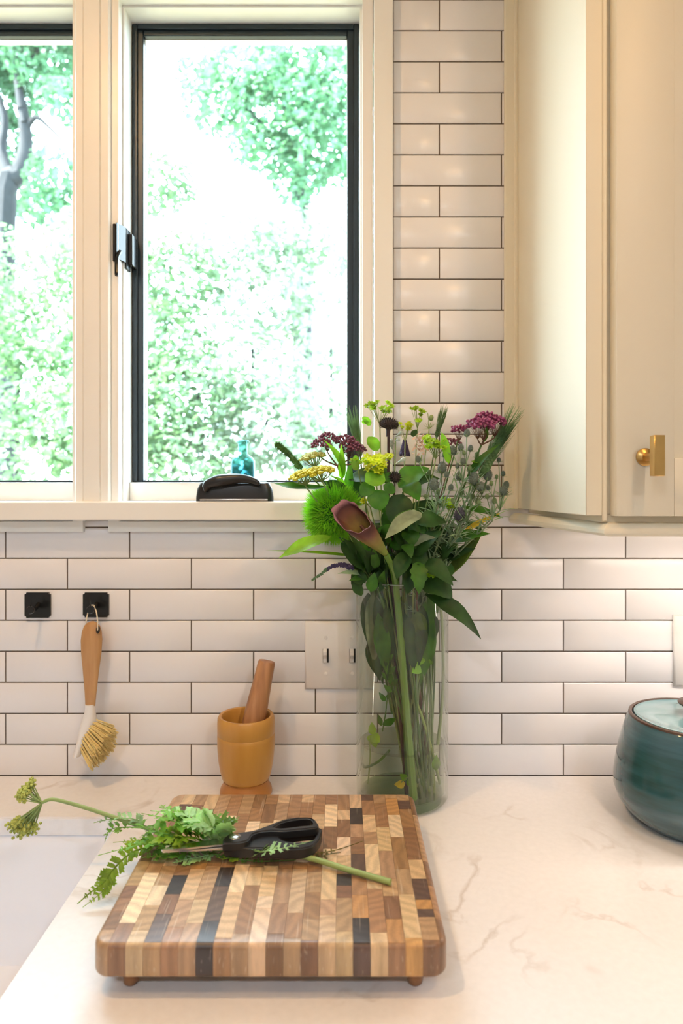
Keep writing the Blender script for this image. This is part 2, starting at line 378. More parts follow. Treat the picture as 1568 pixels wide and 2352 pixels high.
class G:
    """collects geometry in world coordinates, then becomes ONE mesh object"""
    def __init__(s): s.v = []; s.f = []; s.uv = None
    def add(s, v, f):
        n = len(s.v); s.v += [tuple(x) for x in v]; s.f += [tuple(i + n for i in q) for q in f]; return s
    def box(s, a, b, bev=0.0, seg=2):
        bm = bmesh.new(); bmesh.ops.create_cube(bm, size=1.0)
        a = V3(a); b = V3(b); c = (a + b) / 2; d = b - a
        for v in bm.verts: v.co = V3((v.co.x * d.x, v.co.y * d.y, v.co.z * d.z)) + c
        if bev: bmesh.ops.bevel(bm, geom=bm.edges[:], offset=bev, segments=seg, profile=0.5, affect='EDGES')
        return s.bm(bm)
    def bm(s, bm):
        bm.verts.index_update()
        s.add([v.co[:] for v in bm.verts], [[v.index for v in f.verts] for f in bm.faces]); bm.free(); return s
    def tube(s, pts, r, n=7, cap=True):
        pts = [V3(p) for p in pts]; k = len(pts)
        if not hasattr(r, '__len__'): r = [r] * k
        t0 = (pts[1] - pts[0]).normalized(); u = t0.orthogonal().normalized()
        vs = []
        for i, p in enumerate(pts):
            t = (pts[min(i + 1, k - 1)] - pts[max(i - 1, 0)]).normalized()
            u = (u - t * u.dot(t)).normalized(); w_ = t.cross(u)
            for j in range(n):
                a = 2 * PI * j / n; vs.append(p + (u * math.cos(a) + w_ * math.sin(a)) * r[i])
        fs = [(i * n + j, i * n + (j + 1) % n, (i + 1) * n + (j + 1) % n, (i + 1) * n + j) for i in range(k - 1) for j in range(n)]
        if cap: fs += [tuple(range(n - 1, -1, -1)), tuple((k - 1) * n + j for j in range(n))]
        return s.add(vs, fs)
    def lathe(s, prof, c, n=40, axis=None, close=False):
        """prof: (r, h) pairs about the axis through c"""
        c = V3(c); ax = V3(axis or (0, 0, 1)).normalized()
        u = V3((1, 0, 0)) if abs(ax.x) < 0.9 else V3((0, 1, 0)); u = (u - ax * u.dot(ax)).normalized(); w_ = ax.cross(u)
        vs = []
        for r, h in prof:
            for j in range(n):
                a = 2 * PI * j / n; vs.append(c + ax * h + (u * math.cos(a) + w_ * math.sin(a)) * r)
        k = len(prof)
        fs = [(i * n + j, i * n + (j + 1) % n, (i + 1) * n + (j + 1) % n, (i + 1) * n + j) for i in range(k - 1) for j in range(n)]
        if close: fs += [((k - 1) * n + j, (k - 1) * n + (j + 1) % n, (j + 1) % n, j) for j in range(n)]
        else: fs += [tuple(range(n - 1, -1, -1)), tuple((k - 1) * n + j for j in range(n))]
        return s.add(vs, fs)
    def blob(s, c, r, ax=(0, 0, 1), long=1.0, nu=6, nv=4):
        c = V3(c); ax = V3(ax).normalized(); u = ax.orthogonal().normalized(); w_ = ax.cross(u)
        vs = [c - ax * r * long]
        for i in range(1, nv):
            ph = PI * i / nv
            for j in range(nu):
                a = 2 * PI * (j + 0.5 * (i % 2)) / nu
                vs.append(c - ax * r * long * math.cos(ph) + (u * math.cos(a) + w_ * math.sin(a)) * r * math.sin(ph))
        vs.append(c + ax * r * long)
        fs = [(0, 1 + (j + 1) % nu, 1 + j) for j in range(nu)]
        for i in range(nv - 2):
            a = 1 + i * nu
            fs += [(a + j, a + (j + 1) % nu, a + nu + (j + 1) % nu, a + nu + j) for j in range(nu)]
        a = 1 + (nv - 2) * nu; t = len(vs) - 1
        fs += [(a + j, a + (j + 1) % nu, t) for j in range(nu)]
        return s.add(vs, fs)
    def spike(s, a, b, r):
        a = V3(a); b = V3(b); t = (b - a).normalized(); u = t.orthogonal().normalized(); w_ = t.cross(u)
        return s.add([a + u * r, a - u * r * .5 + w_ * r * .87, a - u * r * .5 - w_ * r * .87, b], [(0, 1, 3), (1, 2, 3), (2, 0, 3)])
    def blade(s, a, b, wd, side, bend=V3((0, 0, 0))):
        """thin tapering blade of two quads"""
        a = V3(a); b = V3(b); m_ = (a + b) / 2 + bend; sd = V3(side).normalized() * wd / 2
        return s.add([a - sd * .6, a + sd * .6, m_ + sd, m_ - sd, b], [(0, 1, 2, 3), (3, 2, 4)])
    def leaf(s, a, b, wd, up, bend=0.15, fold=0.25, shape='ovate', ns=9, curl=0.0, jag=0.0, wave=0.13):
        a = V3(a); b = V3(b); L = (b - a).length; up = V3(up)
        t0 = (b - a).normalized(); up = (up - t0 * up.dot(t0)).normalized()
        c = (a + b) / 2 + up * bend * L * 2
        vs = []
        for i in range(ns + 1):
            t = i / ns
            p = a * (1 - t) ** 2 + c * 2 * t * (1 - t) + b * t * t
            tg = ((c - a) * (1 - t) + (b - c) * t).normalized()
            sd = tg.cross(up).normalized(); nn = sd.cross(tg)
            if shape == 'ovate': wdt = math.sin(PI * t ** 0.72) ** 0.85
            elif shape == 'round': wdt = math.sin(PI * t ** 0.85) ** 0.55
            elif shape == 'blade': wdt = (1 - t) ** 0.7 * (0.55 + 0.45 * min(1, t * 4))
            else: wdt = math.sin(PI * t ** 0.85) ** 1.1
            wdt = max(wdt, 0.03) * wd / 2
            if jag and 0 < i < ns: wdt *= 1 + jag * (1 if i % 2 else -1)
            for q in (-1, -.5, 0, .5, 1):
                z = fold * abs(q) * wdt + curl * q * q * wdt + wave * math.sin(t * 9 + q * 2) * wdt * abs(q)
                vs.append(p + sd * q * wdt + nn * z)
        fs = [(i * 5 + j, i * 5 + j + 1, i * 5 + j + 6, i * 5 + j + 5) for i in range(ns) for j in range(4)]
        return s.add(vs, fs)
    def sweep_frame(s, x0, x1, z0, z1, prof):
        """mitred frame about the opening x0..x1, z0..z1; prof: closed loop of (outward offset, y)"""
        k = len(prof); vs = []
        for sx, sz in ((0, 0), (1, 0), (1, 1), (0, 1)):
            for o_, y in prof:
                vs.append((x1 + o_ if sx else x0 - o_, y, z1 + o_ if sz else z0 - o_))
        fs = [(i * k + j, i * k + (j + 1) % k, ((i + 1) % 4) * k + (j + 1) % k, ((i + 1) % 4) * k + j) for i in range(4) for j in range(k)]
        return s.add(vs, fs)
    def prism_z(s, prof, z0, z1):
        """vertical extrusion of a plan outline (x, y)"""
        k = len(prof)
        return s.add([(x, y, z0) for x, y in prof] + [(x, y, z1) for x, y in prof],
                     [(i, (i + 1) % k, k + (i + 1) % k, k + i) for i in range(k)] + [tuple(range(k - 1, -1, -1)), tuple(range(k, 2 * k))])
    def prism_x(s, prof, x0, x1):
        """extrusion along x of a section (y, z)"""
        k = len(prof)
        return s.add([(x0, y, z) for y, z in prof] + [(x1, y, z) for y, z in prof],
                     [(i, (i + 1) % k, k + (i + 1) % k, k + i) for i in range(k)] + [tuple(range(k - 1, -1, -1)), tuple(range(k, 2 * k))])
    def obj(s, name, m, parent=None, smooth=True, loc=None, label=None, cat=None, group=None, kind=None, angle=40):
        me = bpy.data.meshes.new(name)
        if parent is not None: org = wloc(parent)
        elif loc is not None: org = V3(loc)
        else:
            a = np.array(s.v); org = V3((a[:, 0].mean(), a[:, 1].mean(), a[:, 2].min()))
        arr = np.array(s.v, dtype=float) - np.array(org)
        me.from_pydata(arr.tolist(), [], s.f); me.materials.append(m)
        bm = bmesh.new(); bm.from_mesh(me); bmesh.ops.recalc_face_normals(bm, faces=bm.faces[:]); bm.to_mesh(me); bm.free()
        if smooth:
            me.shade_smooth()
            if angle < 180: me.set_sharp_from_angle(angle=math.radians(angle))
        o = bpy.data.objects.new(name, me); col.objects.link(o)
        if parent is not None: o.parent = parent
        else: o.location = org
        return tag(o, label, cat, group, kind)

def curve(pts, k=6):
    """Catmull-Rom through the points"""
    pts = [V3(p) for p in pts]; n = len(pts); out = []
    for i in range(n - 1):
        p0, p1, p2, p3 = pts[max(i - 1, 0)], pts[i], pts[i + 1], pts[min(i + 2, n - 1)]
        for j in range(k):
            t = j / k
            out.append(0.5 * ((2 * p1) + (p2 - p0) * t + (2 * p0 - 5 * p1 + 4 * p2 - p3) * t * t + (3 * p1 - p0 - 3 * p2 + p3) * t ** 3))
    out.append(pts[-1]); return out

def taper(r0, r1, n): return [r0 + (r1 - r0) * i / (n - 1) for i in range(n)]
def rv(a=1.0): return V3((random.uniform(-a, a), random.uniform(-a, a), random.uniform(-a, a)))

# ================================================================== STRUCTURE
STOOL_Z = 1.376
X_TRIM = 0.0846                               # right edge of the window casing
WIN = [(-0.8505, -0.452), (-0.368, 0.0305)]   # the two window openings
WZ0, WZ1 = STOOL_Z, 2.2116

# --- back wall with its window hole
g = G()
Y0, Y1 = 0.0025, 0.16
for a, b in (((-2.2, Y0, 0), (-0.885, Y1, 2.45)), ((0.065, Y0, 0), (2.0, Y1, 2.45)), ((-0.885, Y0, 0), (0.065, Y1, 1.345)), ((-0.885, Y0, 2.245), (0.065, Y1, 2.45))):
    g.box(a, b)
wall = g.obj('wall_back', M['grout'], smooth=False, loc=(0, 0, 0), kind='structure')
# --- tiles, each a piece of the wall
ROW, LEN, GR = 0.05208, 0.2080, 0.0022
tile_cache = {}
def tile(x0, x1, z0, z1):
    wd, ht = round(x1 - x0, 4), round(z1 - z0, 4)
    if wd < 0.006 or ht < 0.006: return
    key = (wd, ht)
    if key not in tile_cache:
        c = 0.0016
        xs = (-wd / 2, -wd / 2 + c, wd / 2 - c, wd / 2); zs = (-ht / 2, -ht / 2 + c, ht / 2 - c, ht / 2)
        v = [(xs[0], .007, zs[0]), (xs[3], .007, zs[0]), (xs[3], .007, zs[3]), (xs[0], .007, zs[3]),
             (xs[0], .0012, zs[0]), (xs[3], .0012, zs[0]), (xs[3], .0012, zs[3]), (xs[0], .0012, zs[3]),
             (xs[1], 0, zs[1]), (xs[2], 0, zs[1]), (xs[2], 0, zs[2]), (xs[1], 0, zs[2])]
        f = [(0, 1, 5, 4), (1, 2, 6, 5), (2, 3, 7, 6), (3, 0, 4, 7), (4, 5, 9, 8), (5, 6, 10, 9), (6, 7, 11, 10), (7, 4, 8, 11), (8, 9, 10, 11), (3, 2, 1, 0)]
        me = bpy.data.meshes.new('tile'); me.from_pydata(v, [], f); me.materials.append(M['tile'])
        me.shade_smooth(); me.set_sharp_from_angle(angle=math.radians(50))
        tile_cache[key] = me
    o = bpy.data.objects.new('tile', tile_cache[key]); col.objects.link(o); o.parent = wall
    o.location = ((x0 + x1) / 2, random.uniform(-0.0002, 0.0002), (z0 + z1) / 2)
    o.rotation_euler = (random.uniform(-.004, .004), 0, random.uniform(-.0015, .0015))
for k in range(0, 28):
    z0 = 0.9152 + k * ROW + GR / 2; z1 = z0 + ROW - GR
    spans = []
    if k < 8: spans = [(-1.15, 1.15)]
    elif k == 8: spans = [(-1.15, 0.105), (0.105, 1.15)]
    else: spans = [(X_TRIM + 0.001, 0.2955)]
    for i_s, (s0, s1) in enumerate(spans):
        zz1 = min(z1, 1.3425) if (k == 8 and i_s == 0) else z1
        if z0 > 2.44: continue
        j0 = -0.5642 if k % 2 else -0.4606
        n = math.floor((s0 - j0) / LEN)
        x = j0 + n * LEN
        while x < s1:
            a, b = max(x + GR / 2, s0 + GR / 2), min(x + LEN - GR / 2, s1 - GR / 2)
            if b - a > 0.006: tile(a, b, z0, min(zz1, 2.44))
            x += LEN

# --- rest of the kitchen shell
G().box((-2.2, -3.2, -0.1), (2.0, 0.16, 0.0)).obj('floor', M['floor'], smooth=False, kind='structure')
G().box((-2.2, -3.2, 2.45), (2.0, 0.16, 2.55)).obj('ceiling', M['plaster'], smooth=False, kind='structure')
G().box((-2.3, -3.2, 0), (-2.2, 0.16, 2.45)).obj('wall_left', M['plaster'], smooth=False, kind='structure')
G().box((2.0, -3.2, 0), (2.1, 0.16, 2.45)).obj('wall_right', M['plaster'], smooth=False, kind='structure')
G().box((-2.2, -3.3, 0), (2.0, -3.2, 2.45)).obj('wall_front', M['plaster'], smooth=False, kind='structure')

# --- windows
def make_window(n, x0, x1):
    root = empty('window_%d' % n, ((x0 + x1) / 2, 0.0, STOOL_Z), kind='structure')
    g = G()          # white inner frame: stop steps and reveals
    prof = [(0.0, 0.012), (0.0038, 0.012), (0.0038, -0.008), (0.021, -0.008), (0.021, 0.100), (-0.0, 0.100)]
    g.sweep_frame(x0, x1, WZ0 - 0.03, WZ1, prof)
    g.obj('jamb', M['paint'], root, smooth=False)
    G().box((x0, 0.038, STOOL_Z), (x1, 0.0525, 1.4076), 0.0015).obj('sill_stop', M['paint'], root)
    g = G()          # black sash
    w1, zt = 0.0195, WZ1 - 2.1925
    xa, xb, za, zb = x0 + w1, x1 - w1 - 0.0018, 1.4115, 2.1925
    def bar(a, b, nm): G().box(a, b, 0.0012, 1).obj(nm, M['black_sash'], sash)
    sash = empty('sash', ((x0 + x1) / 2, 0.06, 1.38), parent=root)
    bar((x0 + .0005, 0.054, 1.378), (xa, 0.066, WZ1 - .0005), 'stile'); bar((xb, 0.054, 1.378), (x1 - .0005, 0.066, WZ1 - .0005), 'stile')
    bar((xa, 0.0545, zb), (xb, 0.066, WZ1 - .0005), 'rail'); bar((xa, 0.0545, 1.378), (xb, 0.066, za), 'rail')
    # raised bead along the black stiles and rail
    g = G()
    g.box((x0 + .001, 0.050, 1.41), (x0 + .010, 0.055, WZ1 - .001), .001, 1); g.box((x1 - .010, 0.050, 1.41), (x1 - .001, 0.055, WZ1 - .001), .001, 1)
    g.box((x0 + .010, 0.050, WZ1 - .010), (x1 - .010, 0.055, WZ1 - .001), .001, 1)
    g.obj('bead', M['black_sash'], sash)
    g = G()  # outer half of the sash: daylight on its inner sides put in as white
    pr = [(0.0, 0.066), (0.012, 0.066), (0.012, 0.080), (0.0, 0.080)]
    g.sweep_frame(xa + .0005, xb - .0005, za - .0, zb - .0005, pr)
    g.obj('daylight_lip', M['paint'], sash, smooth=False, label='outer lip of the sash, coloured white for the daylight falling on it')
    G().box((xa - .005, 0.0685, za - .005), (xb + .005, 0.0715, zb + .005)).obj('pane', M['window_glass'], root, smooth=False)
    return root
win1 = make_window(1, *WIN[0]); win2 = make_window(2, *WIN[1])

# --- casings (fluted boards) and the stool
def casing(n, x0, x1, z0, z1):
    a, b = x0, x1
    pr = [(a, 0.007), (a, -0.016), (a + .002, -0.0185), (a + .013, -0.0185), (a + .0145, -0.0165), (a + .016, -0.020),
          (b - .016, -0.020), (b - .0145, -0.0165), (b - .013, -0.0185), (b - .002, -0.0185), (b, -0.016), (b, 0.007)]
    return G().prism_z(pr, z0, z1).obj('trim_%d' % n, M['paint'], smooth=True, angle=20, kind='structure')
casing(1, -0.441, -0.3837, STOOL_Z, 2.45)
pr = [(0.0524, 0.007), (0.0524, -0.017), (0.054, -0.0195), (0.083, -0.0195), (X_TRIM, -0.0175), (X_TRIM, 0.007)]
G().prism_z(pr, STOOL_Z, 2.45).obj('trim_2', M['paint'], smooth=True, angle=20, kind='structure')
casing(3, -0.95, -0.8725, STOOL_Z, 2.45)
G().prism_x([(-0.033, 1.3445), (-0.035, 1.3465), (-0.035, 1.3735), (-0.0325, STOOL_Z), (0.053, STOOL_Z), (0.053, 1.3445)], -0.97, 0.104).obj('trim_4', M['paint'], smooth=True, angle=25, kind='structure')
G().box((-0.8725, -0.018, 2.236), (-0.4410, 0.006, 2.45)).obj('trim_5', M['paint'], smooth=False, kind='structure')
G().box((-0.3837, -0.018, 2.236), (0.0524, 0.006, 2.45)).obj('trim_6', M['paint'], smooth=False, kind='structure')
G().box((-0.452 + .021, -0.006, STOOL_Z), (-0.368 - .021, 0.10, 2.40)).obj('trim_7', M['paint'], smooth=False, kind='structure')

# --- window hardware: folding crank on the stool, lever lock on the jamb
ck = empty('crank_operator', P(539, 1150, -0.02), 'black folding window crank on the sill', parent=win2)
xL, xR = P(450, 0, -0.022).x, P(628, 0, -0.022).x
g = G()
n = 22; vs = []
for zz, inset, bulge in ((STOOL_Z, 0.0, 0.0), (STOOL_Z + .006, 0.0, 0.0), (STOOL_Z + .020, .002, .001), (STOOL_Z + .029, .006, .003), (STOOL_Z + .0325, .013, .008)):
    for j in range(n):
        a = 2 * PI * j / n
        cx_, sy_ = math.cos(a), math.sin(a)
        ex = abs(cx_) ** 0.35 * (1 if cx_ > 0 else -1); ey = abs(sy_) ** 0.6 * (1 if sy_ > 0 else -1)
        vs.append(((xL + xR) / 2 + ex * ((xR - xL) / 2 - inset), -0.020 + ey * (0.0125 - bulge), zz))
fs = [(i * n + j, i * n + (j + 1) % n, (i + 1) * n + (j + 1) % n, (i + 1) * n + j) for i in range(4) for j in range(n)] + [tuple(range(n - 1, -1, -1)), tuple(4 * n + j for j in range(n))]
g.add(vs, fs); g.obj('cover', M['bronze'], ck, label='dark bronze rounded cover')
g = G().box((xL + .008, -0.0337, STOOL_Z + .0005), (xR - .008, -0.030, STOOL_Z + .0042), .001); g.obj('foot_strip', M['steel'], ck, label='pale metal strip')
hp = [P(*q, -0.0365) for q in ((472, 1122), (478, 1112), (498, 1105), (525, 1101), (552, 1099), (574, 1102), (592, 1109))]
g = G(); cv = curve(hp, 5); nn = len(cv)
rr = [0.0105 * min(1, 0.55 + 1.2 * t) if (t := i / (nn - 1)) < .35 else 0.0105 - 0.0055 * (t - .35) / .65 for i in range(nn)]
g.tube(cv, rr, 12); g.blob(cv[0], rr[0] * 1.02, (1, 0, 0), .7, 12, 8); g.blob(cv[-1], rr[-1], (1, 0, 0), .8, 10, 6)
g.obj('handle', M['bronze'], ck)
lk = empty('lever_lock', P(285, 575, 0.0), 'black lever lock on the white jamb', parent=win2)
def zpx(py, y): return EYE - (py - CY) * (D + y) / F
g = G().box((-0.3805, -0.012, zpx(600, -.012)), (-0.3755, 0.004, zpx(513, -.012)), .001, 1); g.obj('base_plate', M['black_gloss'], lk)
g = G().prism_z([(-0.3755, -0.011), (-0.3735, -0.012), (-0.3655, 0.010), (-0.3655, 0.020), (-0.3700, 0.016)], zpx(598, 0), zpx(517, 0)); g.obj('cam_arm', M['black_gloss'], lk, smooth=False)
g = G().box((-0.3685, 0.012, zpx(620, .02)), (-0.3645, 0.034, zpx(527, .02)), .001, 1).box((-0.3655, 0.022, zpx(612, .03)), (-0.3580, 0.050, zpx(541, .03)), .001, 1); g.obj('keeper', M['black_gloss'], lk)
g = G().tube(curve([P(276, 578, -.004), P(270, 590, -.012), P(268, 605, -.016), P(268, 634, -.018)], 5), [.0035] * 15 + [.0026], 8); g.obj('lever', M['black_gloss'], lk)

# ================================================================== COUNTER, SINK, CABINETS
TH = 0.0255
SX1, SY1, SX0, SY0 = -0.323, -0.146, -1.06, -0.555     # sink cut-out
def rrect(x0, x1, y0, y1, r, n=8):
    out = []
    for cx_, cy_, a0 in ((x1 - r, y1 - r, 0), (x0 + r, y1 - r, PI / 2), (x0 + r, y0 + r, PI), (x1 - r, y0 + r, 1.5 * PI)):
        for i in range(n + 1):
            a = a0 + PI / 2 * i / n; out.append((cx_ + r * math.cos(a), cy_ + r * math.sin(a)))
    return out
bm = bmesh.new()
inner = rrect(SX0, SX1, SY0, SY1, 0.03)
outer = [(-2.15, -0.64), (1.95, -0.64), (1.95, 0.0), (-2.15, 0.0)]
vi = [bm.verts.new((x, y, CT)) for x, y in inner]; vo = [bm.verts.new((x, y, CT)) for x, y in outer]
ed = [bm.edges.new((vi[i], vi[(i + 1) % len(vi)])) for i in range(len(vi))] + [bm.edges.new((vo[i], vo[(i + 1) % 4])) for i in range(4)]
bmesh.ops.triangle_fill(bm, use_beauty=True, use_dissolve=False, edges=ed)
r_ = bmesh.ops.extrude_face_region(bm, geom=bm.faces[:])
for e_ in r_['geom']:
    if isinstance(e_, bmesh.types.BMVert): e_.co.z -= TH
bmesh.ops.recalc_face_normals(bm, faces=bm.faces[:])
sh = [e_ for e_ in bm.edges if len(e_.link_faces) == 2 and e_.calc_face_angle(0) > 1.0 and all(abs(v.co.z - CT) < 1e-5 for v in e_.verts) and all(-1.2 < v.co.x < 0 for v in e_.verts)]
bmesh.ops.bevel(bm, geom=sh, offset=0.002, segments=2, affect='EDGES')
g = G().bm(bm)
counter = g.obj('countertop', M['quartz'], loc=(0, -0.3, CT - TH), label='white veined quartz countertop running along the tiled wall', cat='countertop', angle=30)

sk = empty('sink', ((SX0 + SX1) / 2, (SY0 + SY1) / 2, CT - TH - 0.21), 'glossy white sink set under the countertop beside the cutting board', 'sink')
g = G()
rings = [(-0.020, CT - TH - .0005, 0.045), (0.004, CT - TH - .0005, 0.034), (0.0015, CT - TH - 0.004, 0.032), (-0.001, CT - TH - 0.016, 0.032), (-0.006, CT - TH - 0.12, 0.035), (-0.016, CT - TH - 0.180, 0.045), (-0.05, CT - TH - 0.2, 0.06)]
vs = []
lp = []
for o_, z, r in rings[1:]:
    lp.append([(x, y, z) for x, y in rrect(SX0 - o_, SX1 + o_, SY0 - o_, SY1 + o_, r)])
m_ = len(lp[0])
outer_l = [[(x, y, z) for x, y in rrect(SX0 - o_, SX1 + o_, SY0 - o_, SY1 + o_, 0.05)] for o_, z in ((-0.03, CT - TH - 0.212), (0.010, CT - TH - 0.19), (0.014, CT - TH - .0005))]
loops = outer_l + lp
for l in loops: vs += l
fs = [(i * m_ + j, i * m_ + (j + 1) % m_, (i + 1) * m_ + (j + 1) % m_, (i + 1) * m_ + j) for i in range(len(loops) - 1) for j in range(m_)]
fs += [tuple(range(m_ - 1, -1, -1)), tuple((len(loops) - 1) * m_ + j for j in range(m_))]
g.add(vs, fs); g.obj('basin', M['sink'], sk, angle=50)
G().lathe([(0.0, 0.0), (0.045, 0.0), (0.045, 0.003), (0.03, 0.002), (0.0, 0.001)], (-0.70, -0.35, CT - TH - 0.2), 28).obj('drain', M['steel'], sk, label='steel drain')

def base_unit(x0, x1, label):
    r = empty('base_cabinet', ((x0 + x1) / 2, -0.3, 0.0), label, 'cabinet')
    G().box((x0, -0.58, 0.10), (x1, -0.002, CT - TH - .0005)).box((x0, -0.52, 0), (x1, -0.02, 0.10)).obj('carcass', M['cabinet'], r, smooth=False)
    n = max(1, round((x1 - x0) / 0.45)); wd = (x1 - x0) / n
    for i in range(n):
        a, b = x0 + i * wd + .002, x0 + (i + 1) * wd - .002
        d_ = G().box((a, -0.60, 0.11), (b, -0.58, CT - TH - .004), .002).obj('door', M['cabinet'], r)
        G().box((b - .05, -0.63, 0.76), (b - .038, -0.60, 0.81), .001).obj('knob', M['brass'], d_)
base_unit(-0.27, 1.95, 'cream base cabinets under the countertop right of the sink')
base_unit(-2.15, -1.12, 'cream base cabinet under the countertop left of the sink')
r = empty('base_cabinet', (-0.69, -0.3, 0.0), 'cream sink cabinet with two doors below the white sink', 'cabinet')
G().box((-1.118, -0.58, 0), (-1.10, -0.002, CT - TH - .0005)).box((-0.29, -0.58, 0), (-0.272, -0.002, CT - TH - .0005)).box((-1.10, -0.58, 0.1), (-0.29, -0.002, 0.118)).obj('carcass', M['cabinet'], r, smooth=False)
for a, b in ((-1.116, -0.697), (-0.693, -0.274)): G().box((a, -0.60, 0.11), (b, -0.58, CT - TH - .004), .002).obj('door', M['cabinet'], r)

# --- wall cabinet
CB = empty('wall_cabinet', (0.8, -0.16, 1.34), 'cream shaker wall cabinet hung on the tiles right of the window', 'cabinet')
CZ0, CZ1 = 1.3635, 2.40
XP = 0.293                                     # left face of the side panel
G().box((0.3127, -0.3240, CZ0 + .002), (1.40, -0.0006, CZ1)).obj('carcass', M['cabinet'], CB, smooth=False)
G().box((XP, -0.3245, CZ0), (0.3127, -0.004, CZ1), .0008, 1).obj('side_panel', M['cabinet'], CB)
G().prism_z([(0.2712, -0.0006), (0.2712, -0.004), (0.273, -0.006), (0.287, -0.006), (0.2885, -0.0085), (0.2926, -0.0085), (0.2926, -0.0006)], CZ0, CZ1).obj('scribe', M['cabinet'], CB, angle=20)
g = G()                                        # face frame edge: rounded strip between panel and door
g.prism_z([(0.3127, -0.3235), (0.3134, -0.3262), (0.3155, -0.3275), (0.3178, -0.3265), (0.3186, -0.3235)], CZ0 - .006, CZ1); g.obj('face_strip', M['cabinet'], CB, angle=60)
def shaker(x0, x1, z0, z1, y0, y1, m, parent):
    d_ = empty('door', ((x0 + x1) / 2, y0, z0), parent=parent)
    s = 0.068
    for nm, a, b in (('stile', (x0, y0, z0), (x0 + s, y1, z1)), ('stile', (x1 - s, y0, z0), (x1, y1, z1)),
                     ('rail', (x0 + s, y0, z0), (x1 - s, y1, z0 + s)), ('rail', (x0 + s, y0, z1 - s), (x1 - s, y1, z1))):
        G().box(a, b, .0012, 2).obj(nm, m, d_)
    G().box((x0 + s - .001, y0 + .008, z0 + s - .001), (x1 - s + .001, y1 - .004, z1 - s + .001)).obj('panel', m, d_, smooth=False)
    return d_
DX0 = 0.3215
d1 = shaker(DX0, DX0 + 0.42, CZ0, CZ1 - .02, -0.3447, -0.3250, M['cabinet'], CB)
d2 = shaker(DX0 + 0.423, DX0 + 0.843, CZ0, CZ1 - .02, -0.3447, -0.3250, M['cabinet'], CB)
# light rail along the bottom: rounded nose, returns along the side to the wall
sec = [(0.000, 1.3555), (-0.004, 1.3555), (-0.009, 1.352), (-0.0125, 1.347), (-0.0125, 1.3425), (-0.010, 1.3395), (-0.004, 1.3385), (0.010, 1.3385), (0.010, 1.3555)]
vs = []; k = len(sec)
for ex, path in ((0, 'wall'), (1, 'corner'), (2, 'right')):
    for o_, z in sec:
        if ex == 0: vs.append((0.2920 + o_, -0.0008, z))
        elif ex == 1: vs.append((0.3235 + o_, -0.3215 + o_, z))
        else: vs.append((1.38, -0.3215 + o_, z))
fs = [(i * k + j, i * k + (j + 1) % k, (i + 1) * k + (j + 1) % k, (i + 1) * k + j) for i in range(2) for j in range(k)] + [tuple(range(k)), tuple(2 * k + j for j in range(k - 1, -1, -1))]
G().add(vs, fs).obj('light_rail', M['cabinet'], CB, angle=35)
G().box((0.3125, -0.3225, 1.3555), (1.38, -0.0008, CZ0 + .0015)).obj('bottom_panel', M['cabinet'], CB, smooth=False)
# brass T knob
kx, kz = P(1480, 1050, -0.3447).x, P(1480, 1050, -0.3447).z
kb = G().lathe([(0.0, 0), (0.0105, 0), (0.0105, 0.002), (0.0085, 0.0035), (0.0048, 0.005), (0.0045, 0.028), (0.0, 0.028)], (kx, -0.3447, kz), 24, (0, -1, 0)).obj('knob', M['brass'], d1, label='brass knob')
G().box((kx - .0060, -0.3830, kz - .0230), (kx + .0060, -0.3710, kz + .0230), .0006, 1).obj('knob_bar', M['brass'], kb)

# under-cabinet light bar (behind the light rail)
ub = empty('light_bar', (0.85, -0.20, 1.345), 'slim white light bar fixed under the wall cabinet behind its rail', 'light')
G().box((0.42, -0.215, 1.3455), (1.30, -0.185, 1.3553), .001).obj('housing', M['white_plastic'], ub)
G().box((0.425, -0.212, 1.3440), (1.295, -0.188, 1.3455)).obj('lens', M['lamp_glow'], ub, smooth=False)
ld = bpy.data.lights.new('bar_light', 'AREA'); ld.shape = 'RECTANGLE'; ld.size = 0.86; ld.size_y = 0.02; ld.energy = UNDER_W; ld.color = (1.0, 0.88, 0.78)
lo = bpy.data.objects.new('bar_light', ld); col.objects.link(lo); lo.parent = ub; lo.location = (0.01, 0, -0.0025)

# ceiling downlights; the two cool ones far back are added as fill
def downlight(x, y, power, label, size=0.075, color=WARM):
    r = empty('ceiling_light', (x, y, 2.45), label, 'light')
    G().lathe([(size * .62, -.0), (size * .75, -.0), (size * .75, -.004), (size * .62, -.006), (size * .60, -.003)], (x, y, 2.45), 32, close=True).obj('trim_ring', M['white_plastic'], r)
    G().lathe([(0, -.0005), (size * .6, -.0005), (size * .6, -.0015), (0, -.0015)], (x, y, 2.45), 32).obj('lens', M['lamp_glow'], r)
    ld = bpy.data.lights.new('downlight', 'AREA'); ld.shape = 'DISK'; ld.size = size; ld.energy = power; ld.color = color
    lo = bpy.data.objects.new('downlight', ld); col.objects.link(lo); lo.parent = r; lo.location = (0, 0, -0.008)
downlight(-0.50, -0.74, LAMP_W, 'round ceiling downlight nearest the left window')
downlight(0.55, -1.20, LAMP_W * 0.75, 'round ceiling downlight in front of the wall cabinet')
downlight(-0.62, -2.2, FILL_W, 'unseen cool fill lamp added on the ceiling far back on the left', color=COOL)
downlight(0.75, -2.2, FILL_W, 'unseen cool fill lamp added on the ceiling far back on the right', color=COOL)

